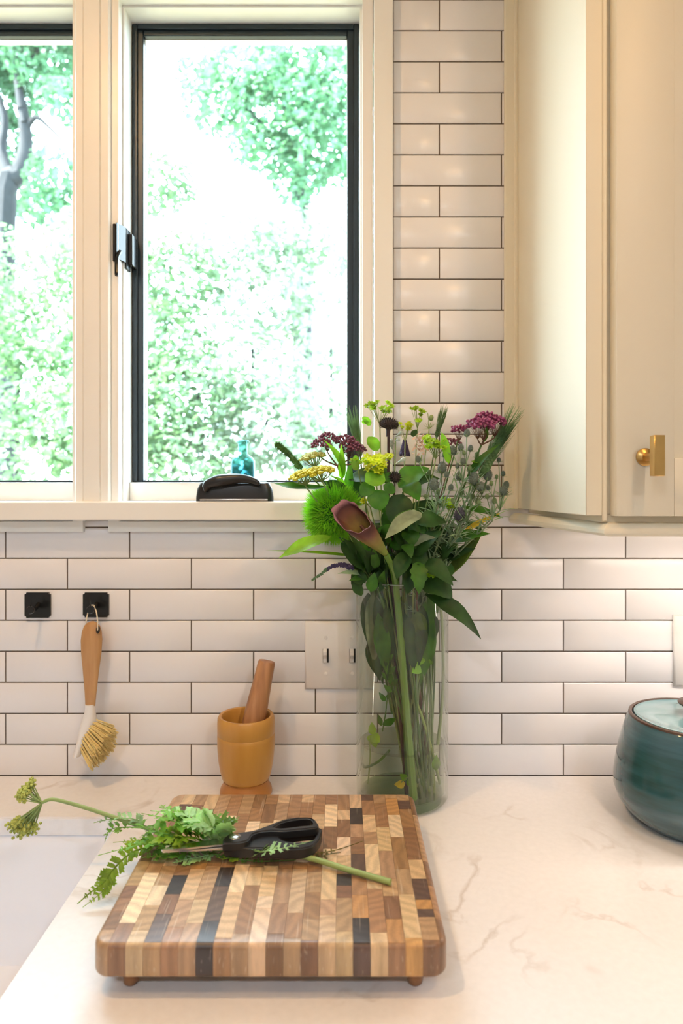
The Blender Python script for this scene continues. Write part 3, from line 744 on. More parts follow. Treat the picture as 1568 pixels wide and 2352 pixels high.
# ================================================================== THINGS ON THE WALL
def wall_plate(x0, x1, z0, z1, label, toggles):
    r = empty('switch_plate', ((x0 + x1) / 2, -0.003, z0), label, 'switch')
    g = G(); c = 0.004
    v = [(x0, -.0003, z0), (x1, -.0003, z0), (x1, -.0003, z1), (x0, -.0003, z1), (x0, -.002, z0), (x1, -.002, z0), (x1, -.002, z1), (x0, -.002, z1),
         (x0 + c, -.006, z0 + c), (x1 - c, -.006, z0 + c), (x1 - c, -.006, z1 - c), (x0 + c, -.006, z1 - c)]
    f = [(0, 1, 5, 4), (1, 2, 6, 5), (2, 3, 7, 6), (3, 0, 4, 7), (4, 5, 9, 8), (5, 6, 10, 9), (6, 7, 11, 10), (7, 4, 8, 11), (8, 9, 10, 11), (3, 2, 1, 0)]
    g.add(v, f).obj('plate', M['white_plastic'], r, angle=60)
    zc = (z0 + z1) / 2
    for tx in toggles:
        G().box((tx - .0048, -.0066, zc - .0115), (tx + .0052, -.0058, zc + .0115)).obj('slot', M['slot'], r, smooth=False, label='dark toggle slot')
        tg = G().prism_x([(-.0062, zc - .0105), (-.0062, zc + .0100), (-.0100, zc + .0125), (-.0185, zc + .0085), (-.0185, zc + .0035), (-.0105, zc - .0040), (-.0095, zc - .0108)], tx - .0042, tx + .0020)
        tg.obj('toggle', M['white_plastic'], r, smooth=False)
        for s in (-1, 1):
            G().lathe([(0, 0), (.0032, 0), (.0028, .0012), (0, .0016)], (tx, -.0058, zc + s * .0300), 12, (0, -1, 0)).obj('screw', M['white_plastic'], r)
x0 = P(700, 0, -.006).x; x1 = x0 + 0.1145
wall_plate(x0, x1, P(0, 1584, -.006).z, P(0, 1428, -.006).z, 'double toggle switch plate half hidden behind the glass vase', (P(747.5, 0, -.01).x, P(747.5, 0, -.01).x + .0445))
x0 = P(1548, 0, -.006).x
wall_plate(x0, x0 + 0.072, P(0, 1578, -.006).z, P(0, 1413, -.006).z, 'white wall plate above the teal lidded pot at the right edge', (x0 + .036,))

def hook(px0, px1, py0, py1, label):
    a = P(px0, py1, -.005); b = P(px1, py0, -.005)
    r = empty('wall_hook', ((a.x + b.x) / 2, -0.004, a.z), label, 'hook', 'square black hooks stuck on the tiles')
    bm = bmesh.new(); bmesh.ops.create_cube(bm, size=1.0)
    for v in bm.verts: v.co = V3((v.co.x * (b.x - a.x) + (a.x + b.x) / 2, v.co.y * .0045 - .00265, v.co.z * (b.z - a.z) + (a.z + b.z) / 2))
    bmesh.ops.bevel(bm, geom=[e for e in bm.edges if abs((e.verts[0].co - e.verts[1].co).normalized().y) > .9], offset=.003, segments=3, affect='EDGES')
    G().bm(bm).obj('plate', M['black_gloss'], r)
    q = P(px0 + 17, py0 + 34, -.012)
    cx_, cz_ = (a.x + b.x) / 2 + .002, (a.z + b.z) / 2 + .002
    g = G().tube(curve([(cx_, -.004, cz_), (cx_, -.018, cz_ - .006), (cx_, -.030, cz_ - .005)], 6), .0035, 12)
    g.obj('peg', M['black_gloss'], r)
    e_ = P(px0 + 13, py0 + 41, -.034)
    G().lathe([(0, -.003), (.0058, -.003), (.0066, -.001), (.0066, .001), (.0058, .003), (0, .003)], (cx_, -.033, cz_ - .005), 24, (0, 1, 0)).obj('button', M['black_gloss'], r)
    G().tube([(cx_ - .002, -.0295, cz_ - .002), (cx_ - .002, -.0295, cz_ + .010)], .0012, 8).obj('pin', M['black_gloss'], r)
    return V3((cx_, -.022, cz_ - .004))
hook(56, 115, 1361, 1419, 'empty square black hook stuck on the tiles left of the brush')
hk = hook(190, 249, 1361, 1418, 'square black hook on the tiles with the dish brush hanging from it')

# --- dish brush
YB = -0.030
br = empty('dish_brush', P(205, 1755, YB), 'dish brush with bamboo handle and pale bristles hanging by a string', 'brush')
# handle: flattened round section along its length
prof = [(1427, 4), (1430, 11), (1437, 18), (1450, 22.5), (1470, 24.5), (1500, 23), (1530, 19.5), (1560, 16.5), (1590, 13.5), (1619, 11.5), (1621, 10)]
vs = []; n = 18
cent = lambda py: 212 - (py - 1430) * 0.022
for py, hw in prof:
    c = P(cent(py), py, YB); rx = hw * (D + YB) / F
    for j in range(n):
        a = 2 * PI * j / n; vs.append((c.x + rx * math.cos(a), c.y + rx * .62 * math.sin(a) - .002 * math.cos(2 * a) * (hw / 24), c.z))
k = len(prof)
fs = [(i * n + j, i * n + (j + 1) % n, (i + 1) * n + (j + 1) % n, (i + 1) * n + j) for i in range(k - 1) for j in range(n)] + [tuple(range(n - 1, -1, -1)), tuple((k - 1) * n + j for j in range(n))]
hb = G().add(vs, fs).obj('handle', M['bamboo'], br, label='bamboo handle')
hq = P(224, 1447, YB - .0105)
G().blob((hq.x, hq.y + .0020, hq.z), .0032, (0, .3, 1), 2.0, 12, 8).obj('hole', M['slot'], hb, label='dark string hole')
sl = [P(224, 1448, YB - .011), P(224, 1428, YB - .013), P(221, 1405, YB - .006), P(216, 1394, -.024), hk + V3((.002, -.001, .0042)), hk + V3((-.004, -.002, .0040)), P(203, 1402, -.024), P(198, 1425, YB - .004), P(198, 1440, YB + .006)]
G().tube(curve(sl, 5), .0011, 6).obj('string', M['string'], br, label='cotton hanging loop')
# white plastic neck and spine
sp_pts = [(207, 1617, 10.5, 8), (207, 1632, 11.5, 8), (206, 1650, 16, 8), (200, 1672, 17, 9), (192, 1695, 13, 10), (184, 1718, 10, 10), (177, 1736, 8, 9)]
vs = []
n = 14
for px, py, hx, hy in sp_pts:
    c = P(px, py, YB); s_ = (D + YB) / F
    for j in range(n):
        a = 2 * PI * j / n; vs.append((c.x + hx * s_ * math.cos(a), c.y + hy * 1.6 * s_ * math.sin(a), c.z))
k = len(sp_pts)
fs = [(i * n + j, i * n + (j + 1) % n, (i + 1) * n + (j + 1) % n, (i + 1) * n + j) for i in range(k - 1) for j in range(n)] + [tuple(range(n - 1, -1, -1)), tuple((k - 1) * n + j for j in range(n))]
G().add(vs, fs).obj('neck', M['white_plastic'], br, label='white plastic neck and spine')
# bristles: tufts fanning from the spine to an oval face
g = G()
ax = V3((0.80, -0.42, -0.42)).normalized()
ux = V3((0.30, 0.0, 0.95)); ux = (ux - ax * ux.dot(ax)).normalized(); wx = ax.cross(ux)
b0 = P(204, 1690, YB - .004)
for i in range(-6, 7):
    for j in range(-3, 4):
        s_, t_ = i / 6, j / 3
        if s_ * s_ + t_ * t_ > 1.08: continue
        base = b0 + ux * s_ * .030 + wx * t_ * .012
        for q in range(20):
            jit = rv(.0012)
            tipv = b0 + ax * (.034 + .006 * (1 - s_ * s_) + random.uniform(-.002, .002)) + ux * s_ * .040 + wx * t_ * .022 + rv(.0020)
            g.tube([base + jit * .6, (base + tipv) / 2 + jit * .5, tipv], [.0005, .00042, .0004], 3, cap=True)
g.obj('bristles', M['bristle'], br, smooth=False, kind='stuff')

# ================================================================== MORTAR, PESTLE, POT, BOTTLE
MY = -0.062
mc = V3((P(565, 0, MY).x, MY, CT))
mo = empty('mortar', mc, 'honey-coloured wooden mortar standing by the tiled wall behind the cutting board', 'mortar')
pr_out = [(0.0, 0.0), (.0400, 0.0), (.0412, .002), (.0400, .009), (.0352, .0165), (.0345, .020), (.0362, .0225)]
G().lathe(pr_out + [(0, .0225)], mc, 56).obj('foot', M['pine_dark'], mo, label='darker turned foot')
pr = [(0.0, .0227), (.0355, .0227), (.0378, .026), (.0345 + .006, .036), (.0432, .052), (.0450, .072), (.0454, .088), (.0452, .0935), (.0446, .0943), (.0452, .0952), (.0452, .112), (.0446, .120), (.0425, .1232), (.0385, .1225), (.0365, .119), (.035, .09), (.030, .055), (.018, .036), (0, .034)]
G().lathe(pr, mc, 56).obj('bowl', M['pine'], mo)
pa, pb = V3((mc.x - .002, mc.y - .002, CT + .047)), P(613, 1517, MY + .012)
dirp = (pb - pa).normalized(); Lp = (pb - pa).length
G().lathe([(0, -.012), (.010, -.0105), (.0165, -.004), (.0185, .004), (.0185, .03), (.0178, Lp * .5), (.0150, Lp * .8), (.0138, Lp - .004), (.0125, Lp - .0008), (0, Lp)], pa, 32, dirp).obj('pestle', M['acacia'], loc=pa, label='reddish wooden pestle leaning inside the mortar', cat='pestle')

PY = -0.1545
pc = V3((0.513, PY, CT))
pt = empty('ceramic_pot', pc, 'teal glazed lidded ceramic pot on the counter under the wall cabinet', 'pot')
pr = [(0, .001), (.083, .0005), (.0865, .001), (.0900, .004), (.1015, .013), (.1130, .027), (.1187, .043), (.1188, .058), (.1165, .076), (.1110, .102), (.1045, .126), (.0985, .143), (.0962, .1475), (.0945, .149), (.0918, .1492), (.0905, .147), (.0885, .143), (.0985, .10), (.108, .05), (.08, .012), (0, .012)]
pr = [(r * .94, h) for r, h in pr]
G().lathe(pr, pc, 72).obj('body', M['glaze'], pt)
G().lathe([(r * .94, h) for r, h in ((.0905, .1475), (.0945, .1494), (.0964, .1480), (.0958, .1505), (.0935, .1515), (.0908, .1505))], pc, 72, close=True).obj('rim', M['glaze_rim'], pt, label='brown bare clay rim')
lid = G().lathe([(r * .94, h) for r, h in ((0, .145), (.0882, .145), (.0890, .148), (.0882, .1508), (.0850, .1512), (.0830, .1500), (.060, .1520), (.02, .1535), (0, .1537))], pc, 72).obj('lid', M['glaze_lid'], pt, label='paler glossy lid')
G().lathe([(0, .1530), (.0140, .1530), (.0125, .157), (.0150, .163), (.0230, .168), (.0242, .1705), (.021, .1735), (.008, .175), (0, .1752)], pc, 36).obj('knob', M['glaze_rim'], lid, label='dark brown knob')

BY = 0.0145
bc = V3((P(557.5, 0, BY).x, BY, STOOL_Z))
hB = P(0, 1012, BY).z - STOOL_Z
pr = [(0, .0005), (.0190, .0005), (.0206, .003), (.0208, hB * .64), (.0200, hB * .68), (.0165, hB * .725), (.0100, hB * .765), (.0082, hB * .80), (.0080, hB * .94), (.0104, hB * .96), (.0112, hB * .98), (.0104, hB), (.0076, hB), (.0066, hB * .94), (.0066, hB * .80), (.0150, hB * .715), (.0186, hB * .67), (.0194, hB * .63), (.0190, .012), (.014, .007), (0, .007)]
G().lathe(pr, bc, 40).obj('glass_bottle', M['teal_glass'], loc=bc, label='small teal glass bottle on the window sill behind the crank', cat='bottle')

# ================================================================== CUTTING BOARD
BX0, BX1, BYF, BYB, BZ0, BZ1 = -0.236, 0.1000, -0.5045, -0.1845, 0.9352, 0.968
board = empty('cutting_board', ((BX0 + BX1) / 2, (BYF + BYB) / 2, CT), 'thick end-grain cutting board of mixed brown blocks on short round feet', 'cutting board')
bmB = bmesh.new()
pl = rrect(BX0, BX1, BYF, BYB, 0.016, 6)
vv = [bmB.verts.new((x, y, BZ0)) for x, y in pl]; fb = bmB.faces.new(vv)
r_ = bmesh.ops.extrude_face_region(bmB, geom=[fb])
for e_ in r_['geom']:
    if isinstance(e_, bmesh.types.BMVert): e_.co.z = BZ1
bmesh.ops.recalc_face_normals(bmB, faces=bmB.faces[:])
hz = [e_ for e_ in bmB.edges if abs(e_.verts[0].co.z - e_.verts[1].co.z) < 1e-6]
bmesh.ops.bevel(bmB, geom=hz, offset=0.0055, segments=4, profile=0.5, affect='EDGES')
SH = {'C': (.74, .54, .33), 'L': (.58, .39, .22), 'T': (.43, .26, .135), 'M': (.34, .18, .085), 'B': (.235, .12, .06), 'O': (.50, .26, .095), 'D': (.050, .034, .030), 'K': (.13, .075, .055), 'G': (.42, .30, .20)}
cols = [
    [('T', .07), ('B', .16), ('M', .23), ('B', .30), ('T', .45)],
    [('B', .10), ('C', .375), ('T', .45)],
    [('L', .065), ('T', .19), ('C', .30), ('T', .42)],
    [('T', .012), ('K', .145), ('B', .25), ('D', .36), ('M', .43), ('K', .48)],
    [('M', .08), ('T', .22), ('L', .40), ('O', .47)],
    [('T', .10), ('L', .22), ('T', .42)],
    [('D', .11), ('K', .295), ('D', .41), ('M', .46)],
    [('M', .03), ('L', .26), ('C', .43)],
    [('T', .05), ('M', .30), ('L', .41)],
    [('L', .175), ('C', .24), ('L', .42)],
    [('B', .05), ('M', .2), ('T', .40)],
    [('T', .03), ('M', .15), ('L', .40)],
    [('B', .02), ('T', .12), ('M', .26), ('T', .38)],
    [('L', .14), ('T', .22), ('L', .42)],
    [('L', .06), ('T', .23), ('B', .30), ('D', .37), ('T', .41), ('L', .49), ('C', .62), ('B', .76), ('L', .84)],
    [('K', .008), ('D', .125), ('O', .245), ('M', .37), ('K', .5), ('B', .62), ('T', .72), ('D', .86)],
    [('L', .055), ('M', .28), ('L', .37), ('C', .57), ('T', .66), ('L', .80), ('M', .93)],
    [('M', .01), ('O', .12), ('B', .24), ('T', .34), ('T', .52), ('L', .7), ('M', .9)],
    [('O', .03), ('L', .25), ('T', .40), ('M', .62), ('C', .8), ('O', .95)],
    [('B', .02), ('T', .13), ('K', .17), ('O', .22), ('K', .34), ('L', .46), ('B', .70), ('M', .85), ('K', .93)],
    [('B', .12), ('M', .3), ('B', .45), ('T', .8)]]
NC = 20.45; cw = (BX1 - BX0) / NC
def slice_block(x0, x1, y0, y1):
    b = bmB.copy()
    for co, no in (((x0, 0, 0), (-1, 0, 0)), ((x1, 0, 0), (1, 0, 0)), ((0, y0, 0), (0, -1, 0)), ((0, y1, 0), (0, 1, 0))):
        r = bmesh.ops.bisect_plane(b, geom=b.verts[:] + b.edges[:] + b.faces[:], plane_co=co, plane_no=no, clear_outer=True)
        eds = [e for e in r['geom_cut'] if isinstance(e, bmesh.types.BMEdge)]
        if eds: bmesh.ops.edgenet_fill(b, edges=eds)
    return b
rb = random.Random(5)
for ci, cl in enumerate(cols):
    cl = list(cl)
    t = cl[-1][1]; prev = cl[-1][0]
    while t < 0.995:
        sh_ = rb.choice([q for q in 'TLMBTCMKLMBB' if q != prev]); t = min(1.0, t + rb.uniform(.10, .2))
        if t > .93: t = 1.0
        cl.append((sh_, t)); prev = sh_
    t0 = 0.0
    for sh_, t1 in cl:
        xa = BX0 + ci * cw; xb = min(xa + cw, BX1 + .001)
        ya = BYF + t0 * (BYB - BYF); yb = BYF + t1 * (BYB - BYF)
        gp = 0.00012
        b = slice_block(xa + gp if ci else xa - .01, xb - gp if ci < 20 else xb + .01, ya + gp if t0 else ya - .01, yb - gp if t1 < 1 else yb + .01)
        t0 = t1
        if len(b.verts) < 4: b.free(); continue
        o = G().bm(b).obj('block', M['endgrain'], board, angle=35)
        c = SH[sh_]; k = rb.uniform(.88, 1.12)
        o.color = (c[0] * k, c[1] * k * rb.uniform(.97, 1.03), c[2] * k * rb.uniform(.92, 1.08), 1)
bmB.free()
for fx, fy in ((BX0 + .031, BYF + .024), (BX1 - .029, BYF + .024), (BX0 + .031, BYB - .024), (BX1 - .029, BYB - .024)):
    G().lathe([(0, 0), (.0050, 0), (.0070, .002), (.0085, .010), (.0092, BZ0 - CT + .0005), (0, BZ0 - CT + .0005)], (fx, fy, CT), 24).obj('foot', M['foot_wood'], board)

# ================================================================== SCISSORS
SZ = 0.9815
def Z2(x, y, z):           # zoomed-view coordinates of the scissors on the plane z
    return PZ(340 + x / 2.703, 1840 + y / 2.703, z)
scs = empty('scissors', Z2(540, 225, .969), 'black-handled kitchen scissors lying on the leaves on the cutting board', 'scissors')
def loop_handle(out, hole, z0, z1, nm):
    """extruded outline with a finger hole, edges rounded"""
    zt = z1
    po = [Z2(x, y, zt) for x, y in out]; ph = [Z2(x, y, zt) for x, y in hole]
    po = curve(po + [po[0]], 4)[:-1]; ph = curve(ph + [ph[0]], 4)[:-1]
    bm = bmesh.new()
    a = [bm.verts.new(p) for p in po]; b = [bm.verts.new(p) for p in ph]
    ed = [bm.edges.new((l[i], l[(i + 1) % len(l)])) for l in (a, b) for i in range(len(l))]
    bmesh.ops.triangle_fill(bm, use_beauty=True, use_dissolve=False, edges=ed)
    r = bmesh.ops.extrude_face_region(bm, geom=bm.faces[:])
    for e in r['geom']:
        if isinstance(e, bmesh.types.BMVert): e.co.z = z0
    bmesh.ops.recalc_face_normals(bm, faces=bm.faces[:])
    sh = [e for e in bm.edges if len(e.link_faces) == 2 and e.calc_face_angle(0) > .9 and abs(e.verts[0].co.z - e.verts[1].co.z) < 1e-6]
    bmesh.ops.bevel(bm, geom=sh, offset=.0016, segments=3, affect='EDGES')
    return G().bm(bm).obj(nm, M['black'], scs, angle=50)
up_out = [(463, 262), (466, 232), (500, 205), (580, 192), (660, 178), (750, 146), (830, 115), (900, 101), (980, 97), (1026, 105), (1050, 132), (1056, 158), (1000, 169), (900, 178), (840, 184), (760, 182), (690, 190), (645, 208), (622, 240), (560, 256)]
up_hole = [(782, 160), (820, 135), (880, 118), (950, 108), (1000, 107), (1022, 124), (1014, 146), (950, 152), (870, 162), (815, 166)]
lo_out = [(470, 276), (545, 262), (625, 246), (652, 214), (740, 204), (830, 192), (930, 180), (1050, 164), (1078, 172), (1076, 200), (1058, 240), (1020, 275), (960, 292), (880, 296), (800, 292), (700, 290), (620, 290), (540, 288)]
lo_hole = [(815, 224), (850, 205), (920, 193), (1000, 184), (1036, 190), (1042, 208), (1020, 238), (960, 252), (880, 250), (835, 240)]
loop_handle(up_out, up_hole, .9845, .9950, 'handle'); loop_handle(lo_out, lo_hole, .9760, .9885, 'handle')
def plate(pts, z0, z1, nm, m):
    k = len(pts); a = [Z2(x, y, z1) for x, y in pts]
    v = [p[:] for p in a] + [(p.x, p.y, z0) for p in a]
    return G().add(v, [(i, (i + 1) % k, k + (i + 1) % k, k + i) for i in range(k)] + [tuple(range(k)), tuple(range(2 * k - 1, k - 1, -1))]).obj(nm, m, scs, smooth=False)
plate([(82, 300), (120, 290), (250, 262), (380, 240), (480, 222), (530, 228), (520, 262), (300, 285), (90, 304)], .9868, .9888, 'blade', M['steel'])
plate([(84, 306), (300, 284), (460, 266), (545, 272), (542, 290), (300, 300), (90, 311)], .9842, .9862, 'blade', M['steel'])
pv = Z2(540, 222, .9950)
G().lathe([(0, -.001), (.0068, -.001), (.0068, .0004), (.0052, .0016), (0, .0021)], pv, 24).obj('pivot_screw', M['steel'], scs, label='round steel pivot screw')
g = G()
for i in range(8):
    q = Z2(672 + i * 18, 209 - i * 1.9, .9870); g.box(q - V3((.0011, .0016, .0040)), q + V3((.0011, .0016, .0006)))
g.obj('nutcracker_teeth', M['steel'], scs, smooth=False, label='row of small steel teeth')

# ================================================================== YARROW SPRIG ON THE BOARD
ZB = BZ1
yr = empty('yarrow_sprig', PZ(700, 1962, ZB), 'cut yarrow stem with feathery leaves across the cutting board, flower head over the sink', 'flower')
main = [PZ(897, 2026, ZB + .004), PZ(800, 1998, ZB + .005), PZ(700, 1968, ZB + .007), PZ(600, 1955, ZB + .0065), PZ(500, 1950, ZB + .007), PZ(400, 1925, ZB + .015), P(330, 1900, -.30), P(265, 1878, -.295), P(205, 1858, -.295), P(150, 1842, -.30), P(118, 1836, -.305), P(98, 1843, -.305)]
cv = curve(main, 6); G().tube(cv, taper(.0034, .0020, len(cv)), 10).obj('stem', M['stem_pale'], yr)
hd = P(96, 1845, -.305)
g = G(); g2 = G()
rl = random.Random(3)
for i in range(60):
    a = rl.uniform(0, 2 * PI); sp_ = rl.uniform(.1, 1.0)
    dr = V3((-.62 + .45 * math.cos(a) * sp_, .38 * math.sin(a) * sp_, -.72 + .48 * math.cos(a + 1.2) * sp_)).normalized()
    if i < 16: dr = V3((-.55 + .3 * rl.uniform(-1, 1), .3 * rl.uniform(-1, 1), .45 + .25 * rl.uniform(-1, 1))).normalized()
    L = rl.uniform(.032, .042) if i >= 16 else rl.uniform(.022, .028)
    q = hd + dr * L; md = hd + dr * L * .55
    g.tube([hd, md, q], [.0011, .0007, .0005], 5)
    for j in range(14):
        dd = (dr + rv(.65)).normalized(); e_ = md.lerp(q, rl.uniform(.3, 1)) + dd * rl.uniform(.004, .009)
        g.spike(md.lerp(q, .6), e_, .0004)
        g2.blob(e_, rl.uniform(.0012, .0022), dd, 1.1, 5, 3)
fh = g.obj('flower_head', M['stem_pale'], yr); g2.obj('florets', M['yarrow_green'], fh, kind='stuff')

def frond(pts, wd, m, parent, n=18, up=V3((0, 0, 1)), jit=.25, rachis=.0009, name='leaf', lm=1.0):
    """feathery pinnate leaf: rachis with pairs of toothed leaflets"""
    c = curve(pts, 8); k = len(c); g = G(); g.tube(c, taper(rachis, rachis * .4, k), 5)
    for i in range(n):
        t = .06 + .94 * i / n; q = c[int(t * (k - 1))]; tg = (c[min(k - 1, int(t * (k - 1)) + 1)] - c[max(0, int(t * (k - 1)) - 1)]).normalized()
        u = (up - tg * up.dot(tg)); u = u.normalized() if u.length > 1e-4 else V3((0, 1, 0)); sd = tg.cross(u)
        L = wd * math.sin(PI * min(1, .18 + .85 * t) ** .9) * random.uniform(.8, 1.15) * lm
        for s in (-1, 1):
            d_ = (sd * s + tg * .55 + u * random.uniform(-.1, .45) + rv(jit)).normalized()
            tip = q + d_ * L
            g.leaf(q, tip, L * .46, u + rv(.2), random.uniform(-.05, .12), .2, 'lance', 4)
            for f_ in (.45, .72):
                for s2 in (-1, 1):
                    d2 = (d_ + (tg if s2 > 0 else sd * s * .6 - tg * .8) * .8).normalized(); b_ = q + d_ * L * f_
                    g.leaf(b_, b_ + d2 * L * .40, L * .24, u + rv(.2), .05, .1, 'lance', 3)
    return g.obj(name, m, parent, angle=180)
PZb = lambda x, y, h=.004: PZ(x, y, ZB + h)
# pile of leaves left of the scissors
for pts, wd, m, n in (
    ([PZb(470, 1925, .012), PZb(430, 1900, .030), PZb(380, 1880, .042), P(325, 1868, -.29)], .016, 'fern_leaf', 14),
    ([PZb(490, 1935, .012), PZb(470, 1905, .030), PZb(420, 1872, .040), PZb(345, 1862, .042)], .018, 'fern_pale', 14),
    ([PZb(500, 1935, .010), PZb(490, 1905, .032), PZb(455, 1888, .038), PZb(400, 1895, .030)], .020, 'fern_pale', 14),
    ([PZb(480, 1940, .010), PZb(500, 1905, .022), PZb(525, 1890, .022), PZb(550, 1875, .016)], .013, 'fern_pale', 14),
    ([PZb(460, 1928, .012), PZb(430, 1922, .020), PZb(380, 1924, .022), P(320, 1930, -.33), P(260, 1935, -.335)], .016, 'fern_lime', 18),
    ([PZb(430, 1938, .006), PZb(390, 1940, .010), PZb(345, 1938, .018), P(300, 1945, -.35), P(225, 1965, -.36)], .014, 'fern_leaf', 16),
    ([PZb(440, 1960, .003), PZb(400, 1964, .004), PZb(360, 1965, .005), PZb(325, 1970, .004)], .012, 'fern_leaf', 14),
    ([PZb(420, 1925, .016), PZb(360, 1910, .026), P(310, 1900, -.30), P(255, 1905, -.30), P(240, 1935, -.31)], .015, 'fern_leaf', 14),
    ([P(330, 1895, -.30), P(300, 1880, -.295), P(250, 1882, -.295), P(215, 1890, -.30)], .010, 'fern_pale', 10),
    ([PZb(440, 1915, .020), PZb(420, 1885, .036), PZb(385, 1862, .040), PZb(370, 1848, .038)], .013, 'fern_leaf', 12),
    ([PZb(520, 1935, .008), PZb(515, 1905, .020), PZb(505, 1880, .028), PZb(478, 1862, .030)], .012, 'fern_leaf', 10),
    ([PZb(490, 1962, .003), PZb(460, 1968, .003), PZb(420, 1976, .003), PZb(395, 1982, .002)], .010, 'fern_pale', 10)):
    frond(pts, wd, M[m], yr, n, lm=1.25)
# long frond drooping over the board's left edge to the counter
frond([PZb(400, 1935, .020), P(345, 1945, -.335), P(300, 1960, -.345), P(262, 1995, -.352), P(240, 2025, -.356), PZ(205, 2052, CT + .018), PZ(178, 2076, CT + .006)], .0125, M['fern_lime'], yr, 26, V3((.3, -.5, .8)), rachis=.0015)
frond([P(262, 1995, -.352), P(250, 2020, -.354), PZ(232, 2050, CT + .016), PZ(190, 2084, CT + .005)], .010, M['fern_lime'], yr, 14, V3((.3, -.5, .8)))
# leaves right of / below the scissors
frond([PZb(588, 1958, .010), PZ(610, 1955, ZB + .022), PZ(660, 1946, ZB + .026), PZ(722, 1930, ZB + .020)], .012, M['fern_pale'], yr, 13)
frond([PZb(560, 1960, .008), PZb(545, 1966, .006), PZb(520, 1972, .004), PZb(495, 1968, .003)], .010, M['fern_lime'], yr, 10)
frond([PZb(690, 1966, .008), PZb(730, 1960, .006), PZb(780, 1950, .004), PZb(832, 1932, .006)], .005, M['dry_leaf'], yr, 9)
frond([PZb(700, 1968, .007), PZb(730, 1968, .005), PZb(755, 1962, .005), PZb(782, 1958, .008)], .007, M['dry_leaf'], yr, 7)
frond([PZb(480, 1958, .004), PZb(530, 1972, .003), PZb(600, 1978, .002), PZb(680, 1975, .003)], .007, M['fern_leaf'], yr, 16)

# ================================================================== VASE
VX, VY, VR = 0.0939, -0.0785, 0.0715
VZT = 1.256
vc = V3((VX, VY, CT))
va = empty('glass_vase', vc, 'tall clear glass cylinder vase holding the mixed bouquet', 'vase')
H = VZT - CT
G().lathe([(VR - .010, .0005), (VR - .003, .0030), (VR, .009), (VR, H - .0015), (VR - .001, H), (VR - .0032, H), (VR - .0042, H - .0015), (VR - .0042, .017), (VR - .008, .0135)], vc, 72, close=True).obj('wall', M['vase_glass'], va, angle=60)
G().lathe([(VR + .0002, H - .0018), (VR + .0002, H - .0004), (VR - .001, H + .0006), (VR - .0032, H + .0006), (VR - .0044, H - .0006), (VR - .0044, H - .0018)], vc, 72, close=True).obj('rim', M['rim_glass'], va, label='pale polished rim')
G().lathe([(0, .0008), (VR - .0105, .0006), (VR - .0085, .0130), (0, .0125)], vc, 72).obj('base', M['vase_base'], va, label='thick glass base')
WL = P(0, 1703, VY).z - CT
RI = VR - .0044
G().lathe([(0, .0140), (RI - .006, .0145), (RI - .0005, .0180), (RI - .0005, WL - .001), (RI - .0015, WL + .0008), (RI - .005, WL - .0008), (0, WL - .001)], vc, 64).obj('vase_water', M['water'], loc=vc, label='slightly cloudy water filling the lower part of the glass vase', cat='water')

# ================================================================== BOUQUET
rbq = random.Random(21)
def inside(p, m=0.006):
    """keep a point within the vase's bore"""
    d_ = V3((p.x - VX, p.y - VY, 0)); R_ = VR - .0042 - m
    if d_.length > R_: d_ *= R_ / d_.length
    return V3((VX + d_.x, VY + d_.y, p.z))
def footpt(px=None):
    if px is None: px = rbq.uniform(930, 995)
    y = VY + rbq.uniform(-.040, .03)
    q = P(px, 1830, y); q.z = CT + rbq.uniform(.020, .045)
    return inside(q, .008)
def mouthpt(h, k=.45):
    q = V3((VX + (h.x - VX) * k, VY + (h.y - VY) * k, VZT + .004)); return inside(q, .008)
def stemline(name, label, cat, head, r=.0018, m='stem', foot=None, mouth=None, extra=(), group=None):
    f_ = foot if foot is not None else footpt(); mo_ = mouth if mouth is not None else mouthpt(head)
    pts = [f_, f_.lerp(mo_, .5), mo_, *extra, head]
    c = curve(pts, 6)
    root = empty(name, f_, label, cat, group)
    G().tube(c, taper(r * 1.15, r * .8, len(c)), 7).obj('stem', M[m], root)
    return root, c
def leaves_on(root, c, specs, m='dark_leaf'):
    """specs: (photo tip x, y, depth, width, t along stem or None, opts)"""
    for tip, wd, src, kw in specs:
        src_ = c[int(src * (len(c) - 1))] if not isinstance(src, V3) else src
        mm = kw.pop('m', m); up = kw.pop('up', V3((0, -.7, .7)))
        G().leaf(src_, tip, wd, up, **kw).obj('leaf', M[mm], root, angle=180)

# 1 fuzzy green ball
hc = P(766, 1180, -.120)
root, c = stemline('green_dianthus', 'fuzzy bright green ball flower left of the burgundy calla', 'flower', hc, .0024, 'stem', mouth=inside(P(850, 1335, -.11)))
g = G().blob(hc, .034, (0, 0, 1), 1, 14, 9); core = g.obj('flower_head', M['fuzz_core'], root)
g = G(); rr_ = random.Random(4)
for i in range(7500):
    d_ = V3((rr_.gauss(0, 1), rr_.gauss(0, 1), rr_.gauss(0, 1))).normalized()
    if d_.x > .55 and d_.z < .3: continue
    L = rr_.uniform(.041, .053); dd = (d_ + rv(.26)).normalized()
    a = hc + d_ * .030; g.blade(a, a + dd * (L - .030), .00105, dd.cross(V3(rv())), rv(.002))
g.obj('bristles', M['fuzz'], core, smooth=False, kind='stuff')

